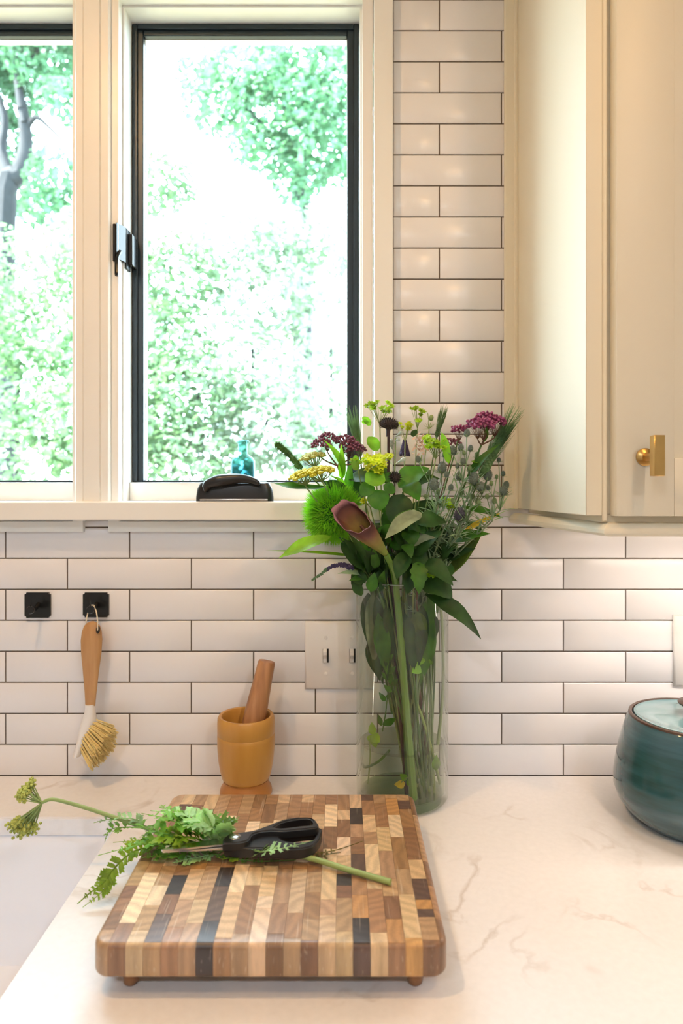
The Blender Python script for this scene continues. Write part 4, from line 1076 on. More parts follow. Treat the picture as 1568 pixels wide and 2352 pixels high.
# 2 burgundy calla
ca_t = P(886, 1272, -.182)                      # throat
root, c = stemline('calla_lily', 'burgundy calla lily with thick smooth stem at the front of the bouquet', 'flower', ca_t, .0052, 'calla_stem',
                   foot=inside(P(950, 1835, -.125), .008), mouth=inside(P(907, 1344, -.142), .007))
rim = [P(*q) for q in ((760, 1174, -.204), (772, 1157, -.196), (790, 1148, -.190), (808, 1152, -.190), (825, 1165, -.194), (841, 1182, -.204), (851, 1200, -.218), (842, 1217, -.230), (820, 1224, -.236), (800, 1219, -.232), (782, 1210, -.225), (768, 1190, -.214))]
rim = curve(rim + [rim[0]], 4)[:-1]; NT = len(rim); NS = 14
rc = sum(rim, V3((0, 0, 0))) / NT
ax = rc - ca_t; La = ax.length; ax.normalize(); toC = V3((0, -1, 0))
u_ = ax.orthogonal().normalized(); w2 = ax.cross(u_)
thr = []
for p_ in rim:                                   # matching ring at the throat
    q_ = p_ - rc; q_ -= ax * q_.dot(ax); thr.append(ca_t + q_.normalized() * .0062)
vs = []; uvv = []
for lay in (0, 1):
    for i in range(NS + 1):
        s_ = i / NS
        for j in range(NT):
            base = thr[j].lerp(rim[j], s_) + (thr[j] - ca_t).lerp(rim[j] - rc, s_) * (s_ ** .45 - 1) * .35; cen = ca_t.lerp(rc, s_)
            k_ = 1.0 + .16 * math.sin(PI * s_) + (.05 * math.sin(j * 1.05) if i == NS else 0)
            v_ = cen + (base - cen) * k_
            v_ += (base - cen).normalized() * (-.0010 if lay else 0)
            vs.append(v_); uvv.append((j / NT, s_ if lay else min(s_, .88)))
fs = []
n1 = (NS + 1) * NT
for lay in (0, 1):
    for i in range(NS):
        for j in range(NT):
            q = (lay * n1 + i * NT + j, lay * n1 + i * NT + (j + 1) % NT, lay * n1 + (i + 1) * NT + (j + 1) % NT, lay * n1 + (i + 1) * NT + j)
            fs.append(q if lay == 0 else q[::-1])
for j in range(NT): fs.append((NS * NT + j, NS * NT + (j + 1) % NT, n1 + NS * NT + (j + 1) % NT, n1 + NS * NT + j))
o = G().add(vs, fs).obj('spathe', M['calla'], root, angle=180)
uvl = o.data.uv_layers.new(name='UVMap')
for l in o.data.loops: uvl.data[l.index].uv = uvv[l.vertex_index]
g = G().tube([ca_t + ax * La * .1, ca_t + ax * La * .45, ca_t + ax * La * .72 + V3((0, .004, .002))], [.003, .0045, .002], 10); g.obj('spadix', M['stem_brown'], root)

# 3-5 yarrow heads
def umbel(root, c, top, rad, nb, m, sm='stem_pale', dome=.25, drop=.02, blob=.0016, per=14, name='flower_head'):
    g = G(); g2 = G(); up = (c[-1] - c[-4]).normalized() * .5 + V3((0, 0, .7)); up.normalize()
    u = up.orthogonal().normalized(); w_ = up.cross(u)
    b0 = top - up * drop
    g.tube([c[-1], b0], .0011, 5) if (c[-1] - b0).length > 1e-4 else None
    for i in range(nb):
        a = i * 2.399; rr = math.sqrt((i + .5) / nb) * rad
        q = top + (u * math.cos(a) + w_ * math.sin(a)) * rr - up * dome * rr * rr / rad
        g.tube([b0, b0.lerp(q, .5) + (q - top) * .15, q], [.0008, .0006, .0005], 4)
        for j in range(per):
            jj = u * rbq.uniform(-1, 1) + w_ * rbq.uniform(-1, 1)
            g2.blob(q + jj * rad / math.sqrt(nb) * .9 + up * rbq.uniform(0, .0016), blob * rbq.uniform(.7, 1.2), up, 1.0, 5, 3)
    h = g.obj(name, M[sm], root); g2.obj('florets', M[m], h, kind='stuff')
for top, lab, m, rad, mth in ((P(693, 1083, -.155), 'small yellow yarrow head at the far left of the bouquet', 'yarrow_yellow', .0200, (845, 1335, -.115)),
                         (P(732, 1074, -.150), 'larger yellow yarrow head beside the smallest one', 'yarrow_yellow', .0225, (850, 1335, -.105)),
                         (P(717, 1042, -.110), 'pale greenish yarrow head above the yellow ones', 'yarrow_pale', .0190, (848, 1335, -.085))):
    root, c = stemline('yarrow', lab, 'flower', top - V3((-.006, 0, .022)), .0013, 'stem_pale', mouth=inside(P(*mth)))
    umbel(root, c, top, rad, 26, m, drop=.021, dome=.38, blob=.0021, per=16)

# 6-9 milkweed clusters
def budcluster(root, c, heads, m, nb=34, rad=.011, bud=.0017):
    for q in heads:
        g = G(); g2 = G(); b0 = q - V3((0, 0, rad * 1.5))
        g.tube([c[-1], c[-1].lerp(b0, .6) + V3((0, 0, -.001)), b0], [.0013, .0012, .0010], 5)
        for i in range(nb):
            z = 1 - 1.35 * (i + .5) / nb; a = i * 2.399; s = math.sqrt(max(0, 1 - z * z))
            d_ = V3((s * math.cos(a), s * math.sin(a) * .8, z * .62)); e_ = q + d_ * rad * rbq.uniform(.85, 1.15)
            g.spike(b0, e_, .00035); g2.blob(e_, bud * rbq.uniform(.8, 1.2), d_, 1.35, 6, 4)
        h = g.obj('flower_head', M['stem_brown'], root); g2.obj('buds', M[m], h, kind='stuff')
root, c = stemline('milkweed', 'burgundy milkweed buds in front of the window glass, left of the echinacea head', 'flower', P(775, 1070, -.105), .0017, 'stem_brown', mouth=inside(P(862, 1335, -.08)))
budcluster(root, c, [P(738, 1022, -.110), P(752, 1008, -.10), P(801, 1024, -.105), P(818, 1032, -.11), P(790, 1013, -.10)], 'milkweed', 40, .0135, .0021)
leaves_on(root, c, [(P(743, 1010, -.14), .014, c[-2], dict(shape='lance', m='lime_leaf')), (P(783, 1020, -.13), .012, c[-2], dict(shape='ovate', m='lime_leaf')), (P(757, 1092, -.13), .012, .9, dict(shape='ovate', m='lime_leaf')), (P(805, 1058, -.10), .014, .9, dict(shape='ovate', m='mid_leaf'))])
root, c = stemline('milkweed', 'magenta milkweed cluster highest on the right beside the cabinet', 'flower', P(1105, 1022, -.12), .0019, 'stem', mouth=inside(P(985, 1335, -.095)))
budcluster(root, c, [P(1097, 975, -.125), P(1116, 962, -.115), P(1136, 970, -.12), P(1110, 978, -.135)], 'milkweed_pink', 44, .0150, .0024)
leaves_on(root, c, [(P(1108, 968, -.155), .009, c[-1], dict(shape='lance', m='mid_leaf')), (P(1150, 1018, -.13), .013, .93, dict(shape='lance', m='mid_leaf', bend=.12)), (P(1088, 1060, -.14), .011, .96, dict(shape='lance', m='lime_leaf', bend=-.1))])
root, c = stemline('milkweed', 'small pink milkweed cluster left of the magenta one', 'flower', P(1052, 1010, -.10), .0013, 'stem', mouth=inside(P(970, 1335, -.085)))
budcluster(root, c, [P(1054, 988, -.10)], 'milkweed_pink', 34, .0115, .0021)
root, c = stemline('milkweed', 'dark burgundy bud cluster low behind the eryngium stems', 'flower', P(1040, 1034, -.06), .0013, 'stem_brown', mouth=inside(P(965, 1335, -.06)))
budcluster(root, c, [P(1039, 1018, -.06)], 'milkweed', 30, .0115, .002)

# 10-12 grasses
def awned(root, a, b, n, awn, m='wheat', spread=.25, body=.0026):
    ax = (b - a).normalized(); L = (b - a).length; u = ax.orthogonal().normalized(); w_ = ax.cross(u)
    g = G()
    for i in range(n):
        t = i / n; an = i * 2.399; d_ = u * math.cos(an) + w_ * math.sin(an)
        q = a + ax * L * t + d_ * body * .5; k = body * (1 - .55 * t)
        g.blob(q, k, ax + d_ * .5, 2.0, 5, 4)
        e_ = q + (ax + d_ * spread + rv(.05)).normalized() * awn * (1 - .25 * t)
        g.tube([q, q.lerp(e_, .5) + d_ * .001, e_], [.0007, .00045, .00015], 3, cap=False)
    g.obj('ear', M[m], root, smooth=False)
h_ = P(826, 1040, -.085)
root, c = stemline('barley_ear', 'green awned barley ear in front of the black window stile', 'grass', h_, .0012, 'stem', mouth=inside(P(862, 1335, -.075)))
awned(root, h_, P(815, 985, -.08), 70, .052, spread=.16, body=.0036)
h_ = P(1108, 1085, -.10)
root, c = stemline('barley_ear', 'long green awned barley ear reaching across the cabinet edge', 'grass', h_, .0014, 'stem', mouth=inside(P(1005, 1335, -.09)))
awned(root, h_, P(1162, 985, -.11), 120, .056, spread=.20, body=.0052)
h_ = P(1003, 1000, -.045)
root, c = stemline('barley_ear', 'faint barley ear behind, against the tiles', 'grass', h_, .0012, 'stem', mouth=inside(P(950, 1335, -.06)))
awned(root, h_, P(1013, 962, -.04), 50, .034, spread=.16)
h_ = P(690, 1075, -.10)
root, c = stemline('timothy_grass', 'dense green grass spike leaning left over the window', 'grass', h_, .0013, 'stem', mouth=inside(P(846, 1335, -.085)), extra=(P(760, 1150, -.105),))
g = G(); e_ = P(637, 1022, -.10); cc = curve([h_, h_.lerp(e_, .5) + V3((.001, 0, .002)), e_], 8); k = len(cc)
g.tube(cc, [.0046 - .0016 * (i / k) for i in range(k)], 8)
for i in range(900):
    t = random.random(); q = cc[min(k - 2, int(t * (k - 1)))].lerp(cc[min(k - 1, int(t * (k - 1)) + 1)], random.random())
    d_ = (rv() - (e_ - h_).normalized() * -.6).normalized(); g.spike(q + d_ * .002, q + d_ * .0082, .0009)
g.obj('spike', M['timothy'], root, smooth=False)

# 13-18 bupleurum: chartreuse star bracts and round leaves
def star(g, q, nrm, r, n=6):
    nrm = V3(nrm).normalized(); u = nrm.orthogonal().normalized(); w_ = nrm.cross(u); a0 = random.random() * 6
    for i in range(n):
        a = a0 + 2 * PI * i / n; d_ = u * math.cos(a) + w_ * math.sin(a)
        g.leaf(q, q + d_ * r + nrm * r * .25, r * .62, nrm, .1, .15, 'ovate', 4)
def bupleurum(label, head, spots, m='chartreuse', r=.008, round_leaves=(), mouth=None, sm='stem_pale', nst=9):
    root, c = stemline('bupleurum', label, 'flower', head, .0011, sm, mouth=mouth)
    for q, rad, n in spots:
        g = G(); g2 = G()
        for i in range(n):
            s_ = q + V3((rbq.uniform(-1, 1) * rad, rbq.uniform(-.8, .6) * rad, rbq.uniform(-.5, .5) * rad))
            g.tube([c[-1], c[-1].lerp(s_, .6), s_], .0004, 4)
            star(g2, s_, V3((rbq.uniform(-.4, .4), -.7, .7)), r * rbq.uniform(.7, 1.1), 6)
            for z_ in range(3): g2.blob(s_ + rv(.002), .0013, (0, 0, 1), 1, 5, 3)
        h = g.obj('flower_head', M[sm], root); g2.obj('bracts', M[m], h, angle=180, kind='stuff')
    for a, b, wd, mm in round_leaves:
        G().leaf(a, b, wd, V3((.1, -1, .35)), .06, .12, 'round', 9).obj('leaf', M[mm], root, angle=180)
bupleurum('chartreuse bupleurum spray topmost beside the window casing', P(872, 975, -.13), [(P(873, 936, -.13), .016, 12), (P(853, 932, -.135), .006, 4)], 'chartreuse_green', .0065,
          [(P(839, 974, -.12), P(836, 962, -.12), .010, 'lime_leaf'), (P(851, 977, -.12), P(832, 957, -.12), .011, 'lime_leaf'), (P(868, 1035, -.125), P(845, 1003, -.12), .019, 'lime_leaf')], inside(P(885, 1335, -.10)))
bupleurum('bright yellow bupleurum in the middle of the bouquet above the round green leaves', P(862, 1092, -.165), [(P(862, 1062, -.165), .017, 22), (P(885, 1052, -.16), .008, 6), (P(860, 1080, -.17), .010, 8)], 'chartreuse', .0075,
          [(P(882, 1088, -.165), P(838, 1106, -.175), .030, 'lime_leaf'), (P(826, 1065, -.165), P(806, 1064, -.165), .024, 'lime_leaf'), (P(855, 1110, -.165), P(828, 1138, -.17), .022, 'mid_leaf'), (P(862, 1125, -.165), P(874, 1172, -.17), .032, 'mid_leaf'), (P(880, 1115, -.165), P(908, 1130, -.16), .017, 'mid_leaf'), (P(880, 1095, -.15), P(906, 1100, -.15), .015, 'mid_leaf')], inside(P(890, 1338, -.125)))
bupleurum('pale green bupleurum bud cluster left of the yellow one', P(822, 1080, -.155), [(P(822, 1060, -.16), .008, 9)], 'chartreuse_green', .0055, [], inside(P(880, 1338, -.12)))
bupleurum('lime bupleurum cluster at the right centre under the barley', P(1000, 1055, -.12), [(P(1000, 1018, -.125), .016, 22), (P(978, 1008, -.12), .006, 5)], 'chartreuse_green', .0066,
          [(P(1030, 1065, -.13), P(1014, 993, -.135), .013, 'lime_leaf')], inside(P(950, 1335, -.10)))
bupleurum('dim yellow bupleurum high on the right, near the tile joint', P(958, 985, -.05), [(P(955, 946, -.05), .012, 9), (P(958, 968, -.055), .004, 3)], 'chartreuse_green', .006,
          [(P(955, 1000, -.06), P(945, 990, -.06), .014, 'dark_leaf')], inside(P(940, 1335, -.06)))
bupleurum('dull yellow bupleurum just right of the dark echinacea head', P(930, 1015, -.06), [(P(928, 978, -.06), .012, 9)], 'chartreuse', .0062, [], inside(P(925, 1335, -.07)))
bupleurum('small lime bupleurum low in the thistles', P(1030, 1175, -.13), [(P(1028, 1152, -.135), .008, 8), (P(1036, 1162, -.135), .005, 4)], 'chartreuse_green', .0055, [], inside(P(965, 1335, -.10)))
bupleurum('tiny yellow green bupleurum above the vase rim on the right', P(980, 1325, -.16), [(P(975, 1315, -.165), .009, 6), (P(988, 1322, -.165), .004, 3)], 'chartreuse_green', .0045, [], inside(P(950, 1345, -.125)))
bupleurum('yellow bupleurum tucked behind the calla', P(850, 1165, -.13), [(P(848, 1148, -.135), .009, 8), (P(895, 1155, -.14), .006, 6)], 'chartreuse', .006, [], inside(P(890, 1335, -.11)))

# 19-20 seed heads
def conehead(root, q, up, rx, rz, ns, sl, m='cone', sr=.0007):
    up = V3(up).normalized(); g = G(); g.blob(q, rx, up, rz / rx, 14, 9)
    for i in range(ns):
        z = 1 - 1.7 * (i + .5) / ns; a = i * 2.399; s = math.sqrt(max(0, 1 - z * z))
        u = up.orthogonal().normalized(); w_ = up.cross(u)
        d_ = (u * math.cos(a) + w_ * math.sin(a)) * s + up * z
        p_ = q + (u * math.cos(a) + w_ * math.sin(a)) * s * rx + up * z * rz
        g.spike(p_ * 1.0, p_ + d_.normalized() * sl, sr)
    return g.obj('flower_head', M[m], root, smooth=False)
h_ = P(892, 988, -.14)
root, c = stemline('echinacea', 'dark echinacea seed head on a purple brown stem above the yellow bupleurum', 'flower', h_, .0026, 'stem_dark', mouth=inside(P(893, 1335, -.10)))
conehead(root, P(893, 974, -.14), (0.1, -.1, 1), .0125, .008, 190, .004)
G().lathe([(.0026, 0), (.003, .008), (.0045, .014), (.0085, .018), (0, .019)], P(890, 1003, -.14), 12, (0.08, 0, 1)).obj('calyx', M['stem_dark'], root)
for q, lab, mth in ((P(907, 1097, -.15), 'small dark scabious head in the middle of the leaves', (900, 1335, -.12)),):
    root, c = stemline('scabious', lab, 'flower', q, .0015, 'stem_dark', mouth=inside(P(*mth))); conehead(root, q, (.3, -.5, 1), .0075, .007, 90, .004, 'cone', .001)
q = P(929, 1040, -.045)
root, c = stemline('veronica', 'dark violet upright spike against the tiles behind the white buds', 'flower', q, .0013, 'stem_dark', mouth=inside(P(925, 1335, -.06)))
g = G()
for i in range(120):
    t = i / 120; a = i * 2.399; g.blob(P(929, 1045 - 34 * t, -.045) + V3((math.cos(a), math.sin(a), 0)) * .0075 * (1 - t * .75), .0021 * (1 - .4 * t), (0, 0, 1), 1.3, 5, 3)
g.obj('flower_head', M['veronica'], root)
# drooping veronica to the left
h_ = P(808, 1305, -.15)
root, c = stemline('veronica', 'violet veronica spike with green tip drooping left above the vase rim', 'flower', h_, .0016, 'stem', mouth=inside(P(838, 1338, -.115)))
cc = curve([h_, P(785, 1297, -.152), P(757, 1304, -.155), P(735, 1320, -.157), P(716, 1333, -.158)], 8)
for nm, m, t0, t1 in (('flower_head', 'veronica', 0, .58), ('spike_tip', 'veronica_tip', .55, 1.0)):
    g = G(); k = len(cc); a_ = int(t0 * (k - 1)); b_ = int(t1 * (k - 1))
    g.tube(cc[a_:b_ + 1], [.0018 - .001 * (i / k) for i in range(a_, b_ + 1)], 6)
    for i in range(130):
        t = t0 + (t1 - t0) * i / 130; f_ = t * (k - 1); q = cc[int(f_)].lerp(cc[min(k - 1, int(f_) + 1)], f_ % 1)
        g.blob(q + rv(1).normalized() * .0036 * (1.05 - .8 * t), .0014 * (1.1 - .55 * t), rv(), 1.4, 5, 3)
    g.obj(nm, M[m], root, label='green unopened tip' if m == 'veronica_tip' else None)

# 21+ eryngium thistles
def eryngium(label, heads, mouth, m='thistle'):
    q0 = heads[0][0]; fork = V3((sum(h[0].x for h in heads) / len(heads), sum(h[0].y for h in heads) / len(heads), min(h[0].z for h in heads) - .03))
    root, c = stemline('eryngium', label, 'flower', fork, .0014, 'stem_grey', mouth=mouth)
    for q, r in heads:
        up = (q - fork).normalized() * .6 + V3((0, -.15, .6)); up.normalize()
        h = conehead(root, q, up, r, r * 1.4, 80, r * .28, m, r * .13)
        g = G(); b_ = q - up * r * 1.35
        g.tube([fork, fork.lerp(b_, .55) + rv(.002), b_], [.0009, .0008, .0007], 5)
        u = up.orthogonal().normalized(); w_ = up.cross(u)
        for i in range(11):
            a = 2 * PI * i / 11 + random.random(); d_ = (u * math.cos(a) + w_ * math.sin(a) + up * random.uniform(.1, .5)).normalized()
            g.leaf(b_, b_ + d_ * r * random.uniform(2.2, 3.4), r * .42, up, -.05, .2, 'lance', 3)
        g.obj('bracts', M['bract_grey'], root, angle=180)
    g = G()
    for t in (.60, .66, .72, .77, .82, .87, .92, .96, 1.0):
        q = c[int(t * (len(c) - 1))]
        for i in range(6):
            d_ = V3((rbq.uniform(-1, 1), rbq.uniform(-1, .6), rbq.uniform(-.1, 1.4))).normalized()
            g.leaf(q, q + d_ * rbq.uniform(.014, .034), .0030, V3((0, -.5, 1)), .05, .2, 'lance', 4)
    g.obj('spiny_leaves', M['bract_grey'], root, angle=180, kind='stuff')
ER = -.13
eryngium('eryngium with two large grey thistle heads at the left of the thistle group', [(P(1015, 1075, ER), .0064), (P(996, 1113, ER - .02), .0066)], inside(P(965, 1335, -.11)))
eryngium('eryngium with the biggest thistle head in the middle of the right side', [(P(1087, 1100, ER - .01), .0070), (P(1103, 1118, ER - .015), .0052), (P(1053, 1095, ER + .01), .0045)], inside(P(985, 1335, -.10)))
eryngium('eryngium with smooth dark heads next to the long barley ear', [(P(1120, 1092, ER + .03), .0062), (P(1092, 1073, ER + .03), .0045)], inside(P(995, 1335, -.075)))
eryngium('eryngium reaching farthest right, over the cabinet panel', [(P(1156, 1127, ER), .0055), (P(1162, 1114, ER + .02), .0042), (P(1155, 1088, ER + .02), .0030), (P(1145, 1057, ER + .03), .0028), (P(1120, 1120, ER), .0028)], inside(P(1005, 1335, -.09)))
eryngium('eryngium with a purple elongated head hanging low on the right', [(P(1055, 1182, ER - .005), .0074)], inside(P(985, 1335, -.11)), 'thistle_purple')
eryngium('tall pale eryngium with small green heads beneath the magenta milkweed', [(P(1072, 995, ER - .01), .0042), (P(1058, 1028, ER - .01), .0040), (P(1040, 1035, ER), .0052), (P(1080, 1030, ER), .0036), (P(1063, 1060, ER - .02), .0036)], inside(P(978, 1335, -.115)))
eryngium('eryngium with tiny pale heads close to the dark leaves', [(P(960, 1055, -.13), .0038), (P(1025, 1090, -.15), .0034), (P(1035, 1120, -.14), .0036), (P(1050, 1070, -.14), .0030)], inside(P(955, 1335, -.115)))

for lab, hs, mth in (
    ('slim pale eryngium rising between the lime bupleurum and the long barley', [((1095, 1045), .0034), ((1078, 1075), .0030), ((1110, 1060), .0026), ((1065, 1040), .0026)], (975, 1335, -.10)),
    ('slim pale eryngium filling the gap under the biggest thistle head', [((1060, 1130), .0036), ((1085, 1140), .0030), ((1100, 1155), .0028), ((1040, 1150), .0030)], (990, 1335, -.115)),
    ('slim pale eryngium with buds along the right edge of the bouquet', [((1135, 1150), .0032), ((1118, 1140), .0028), ((1128, 1110), .0028), ((1140, 1095), .0024)], (1008, 1335, -.10)),
    ('slim pale eryngium next to the two large left thistle heads', [((985, 1085), .0030), ((1005, 1130), .0030), ((1020, 1045), .0028), ((978, 1140), .0026)], (960, 1335, -.105))):
    eryngium(lab, [(P(*a, ER + rbq.uniform(-.03, .03)), r) for a, r in hs], inside(P(*mth)), 'thistle_green')

# white buds, peach flower
root, c = stemline('white_buds', 'white bell buds on a pale stem right of the echinacea stem', 'flower', P(908, 1005, -.10), .0013, 'stem_pale', mouth=inside(P(905, 1335, -.09)))
g = G()
for a, b in (((905, 1020), (896, 1010)), ((908, 1003), (925, 992)), ((909, 1012), (917, 1008)), ((902, 1066), (890, 1058)), ((908, 1066), (932, 1052)), ((903, 1035), (897, 1018)), ((893, 930), (891, 922))):
    A, B = P(*a, -.115), P(*b, -.12); g.tube([A, A.lerp(B, .5), A.lerp(B, .8), B], [.0008, .002, .0034, .0015], 8)
g.obj('buds', M['white_petal'], root, kind='stuff')
root, c = stemline('peach_flower', 'pale peach ragged flower between the tiles and the lime bupleurum', 'flower', P(968, 1045, -.07), .0013, 'stem_pale', mouth=inside(P(935, 1335, -.07)))
g = G()
for i in range(42):
    q = P(966 + rbq.uniform(-12, 12), 1020 + rbq.uniform(-22, 22), -.075 + rbq.uniform(-.008, .008)); g.leaf(q, q + rv(1).normalized() * .009, .004, rv(), .1, .2, 'ovate', 3)
g.obj('petals', M['peach_petal'], root, angle=180, kind='stuff')
root, c = stemline('seed_stalk', 'thin tan seed stalk standing above the peach flower', 'flower', P(985, 985, -.06), .0008, 'stem_pale', mouth=inside(P(940, 1335, -.06)))
g = G().tube([c[-1], P(984, 965, -.06), P(982, 948, -.06)], .0006, 5).tube([c[-1], P(989, 970, -.06)], .0005, 5).blob(P(990, 960, -.06), .004, (.2, 0, 1), 1.3, 8, 5)
for i in range(9): g.spike(c[-1], c[-1] + V3((rbq.uniform(-1, 1), rbq.uniform(-.5, .5), rbq.uniform(-.1, .8))).normalized() * .014, .0006)
g.obj('seed_head', M['stem_pale'], root)

# leafy branches: each stem carries its own big leaves
def branch(label, head, specs, mouth, m='dark_leaf', sm='stem', r=.0017, name='leafy_stem', extra=()):
    root, c = stemline(name, label, 'foliage', head, r, sm, mouth=mouth, extra=extra)
    leaves_on(root, c, specs, m)
    return root, c
L_ = lambda a, b, w_, **k: (P(*b), w_, P(*a), k)
branch('leafy stem with broad dark leaves at the top centre of the bouquet', P(925, 1130, -.13), [
    L_((915, 1120, -.13), (985, 1075, -.12), .036, shape='ovate', m='mid_leaf', bend=.12),
    L_((930, 1115, -.14), (962, 1150, -.15), .030, shape='ovate', bend=.2, m='mid_leaf'),
    L_((920, 1115, -.12), (1010, 1100, -.10), .028, shape='ovate', bend=.1),
    L_((890, 1110, -.12), (850, 1072, -.10), .030, shape='ovate'),
    L_((925, 1135, -.15), (905, 1215, -.16), .040, shape='ovate', bend=.05),
    L_((880, 1105, -.12), (795, 1100, -.10), .034, shape='ovate', bend=.1)], inside(P(915, 1335, -.10)))
branch('leafy stem carrying the pale felted leaf that turns its underside out', P(950, 1190, -.16), [
    L_((968, 1178, -.17), (884, 1238, -.19), .026, shape='ovate', m='grey_leaf', bend=.10, fold=.35),
    L_((955, 1170, -.165), (892, 1222, -.18), .020, shape='lance', m='mid_leaf', bend=.05),
    L_((940, 1200, -.15), (975, 1225, -.16), .030, shape='ovate', m='dark_leaf'),
    L_((960, 1205, -.16), (1025, 1200, -.14), .030, shape='ovate', m='dark_leaf', bend=.15),
    L_((930, 1215, -.15), (955, 1260, -.16), .026, shape='ovate', m='mid_leaf')], inside(P(925, 1335, -.12)), m='dark_leaf')
branch('leafy stem with dark pointed leaves right of the calla stem', P(935, 1270, -.15), [
    L_((935, 1270, -.15), (910, 1330, -.165), .026, shape='ovate'),
    L_((940, 1255, -.15), (1000, 1235, -.165), .020, shape='lance', m='grey_leaf'),
    L_((950, 1275, -.15), (1015, 1220, -.155), .030, shape='ovate'),
    L_((930, 1250, -.16), (945, 1282, -.18), .018, shape='ovate', m='mid_leaf'),
    L_((935, 1265, -.14), (900, 1215, -.15), .032, shape='ovate'),
    L_((945, 1280, -.15), (985, 1300, -.16), .030, shape='ovate')], inside(P(930, 1338, -.12)))
branch('leafy stem with broad leaves spilling over the right of the vase rim', P(975, 1310, -.15), [
    L_((968, 1290, -.155), (1040, 1345, -.18), .030, shape='ovate', m='dark_leaf', bend=.12),
    L_((970, 1330, -.15), (1038, 1375, -.165), .046, shape='ovate', bend=.15),
    L_((975, 1365, -.15), (1104, 1468, -.175), .026, shape='lance', m='dark_leaf', bend=.16),
    L_((960, 1290, -.165), (962, 1365, -.185), .024, shape='ovate', m='mid_leaf', bend=.08, jag=.12),
    L_((985, 1325, -.14), (1050, 1335, -.15), .018, shape='ovate', jag=.2),
    L_((950, 1300, -.14), (935, 1365, -.155), .026, shape='ovate')], inside(P(955, 1340, -.12)), m='dark_leaf')
branch('leafy stem with long pointed leaves fanning to the right above the vase', P(1015, 1290, -.10), [
    L_((1015, 1290, -.10), (1092, 1260, -.12), .020, shape='lance', m='dark_leaf', bend=.05),
    L_((1035, 1245, -.11), (1126, 1226, -.13), .022, shape='lance', m='mid_leaf', bend=.08),
    L_((1025, 1320, -.10), (1098, 1230, -.115), .022, shape='lance', m='purple_leaf', bend=.02),
    L_((1000, 1270, -.10), (1040, 1210, -.10), .028, shape='ovate'),
    L_((1010, 1280, -.12), (1050, 1250, -.13), .026, shape='ovate'),
    L_((990, 1300, -.11), (970, 1240, -.12), .030, shape='ovate')], inside(P(990, 1338, -.09)))
branch('leafy stem with a withered yellow leaf pointing at the cabinet corner', P(1060, 1200, -.11), [
    L_((1058, 1225, -.11), (1150, 1178, -.12), .010, shape='lance', m='yellow_leaf', bend=.03),
    L_((1060, 1165, -.11), (1155, 1190, -.12), .014, shape='lance', m='mid_leaf', bend=.06),
    L_((1062, 1205, -.10), (1110, 1222, -.11), .012, shape='lance', m='dark_leaf')], inside(P(1000, 1335, -.08)), sm='stem_grey', r=.0012)
branch('leafy stem with a purple dark tipped leaf at the lower right of the bouquet', P(1030, 1315, -.085), [
    L_((1030, 1325, -.09), (1113, 1212, -.10), .015, shape='lance', m='purple_leaf', bend=-.04),
    L_((1028, 1310, -.08), (1068, 1265, -.08), .024, shape='lance', m='dark_leaf')], inside(P(1005, 1338, -.07)), r=.0012)
branch('leafy stem with a long green leaf lying left across the window sill', P(800, 1140, -.13), [
    L_((750, 1118, -.14), (622, 1108, -.165), .021, shape='lance', m='mid_leaf', bend=-.06, up=V3((0, -.5, .85))),
    L_((800, 1150, -.12), (740, 1105, -.12), .026, shape='ovate', m='dark_leaf'),
    L_((810, 1150, -.10), (872, 1098, -.10), .034, shape='ovate', m='dark_leaf')], inside(P(855, 1335, -.09)), m='dark_leaf')
branch('leafy stem with a drooping bright leaf under the fuzzy green ball', P(780, 1235, -.15), [
    L_((762, 1232, -.16), (640, 1282, -.18), .024, shape='lance', m='lime_leaf', bend=.06),
    L_((790, 1240, -.14), (812, 1300, -.15), .022, shape='ovate', m='dark_leaf')], inside(P(842, 1338, -.11)), r=.0014)
branch('grass stem with a narrow blade pointing left at the tile joint', P(800, 1274, -.13), [
    L_((795, 1275, -.13), (610, 1265, -.15), .0075, shape='blade', m='lime_leaf', bend=.02)], inside(P(845, 1338, -.105)), r=.0012)
branch('leafy stem with narrow dark leaves under the calla flower', P(825, 1270, -.14), [
    L_((830, 1300, -.14), (785, 1235, -.15), .014, shape='lance', m='dark_leaf'),
    L_((840, 1300, -.14), (800, 1225, -.15), .012, shape='lance', m='dark_leaf'),
    L_((845, 1290, -.13), (822, 1228, -.14), .016, shape='lance', m='mid_leaf'),
    L_((835, 1310, -.14), (802, 1290, -.16), .024, shape='ovate', m='dark_leaf', bend=.1),
    L_((850, 1310, -.13), (870, 1240, -.13), .026, shape='ovate', m='dark_leaf'),
    L_((840, 1325, -.14), (775, 1318, -.155), .010, shape='lance', m='bract_grey'),
    L_((845, 1330, -.14), (800, 1335, -.155), .012, shape='lance', m='mid_leaf'),
    L_((855, 1320, -.12), (900, 1270, -.12), .030, shape='ovate', m='dark_leaf')], inside(P(850, 1340, -.12)), m='dark_leaf')
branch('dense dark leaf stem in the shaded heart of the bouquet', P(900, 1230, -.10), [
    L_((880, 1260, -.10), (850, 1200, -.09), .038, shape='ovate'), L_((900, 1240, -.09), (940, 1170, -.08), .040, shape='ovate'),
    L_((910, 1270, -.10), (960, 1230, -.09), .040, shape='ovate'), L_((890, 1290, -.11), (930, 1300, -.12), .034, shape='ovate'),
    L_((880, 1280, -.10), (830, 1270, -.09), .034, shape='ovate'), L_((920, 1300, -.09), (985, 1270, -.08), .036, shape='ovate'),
    L_((900, 1320, -.10), (870, 1300, -.10), .030, shape='ovate'), L_((930, 1320, -.10), (990, 1320, -.10), .036, shape='ovate')], inside(P(900, 1335, -.085)))
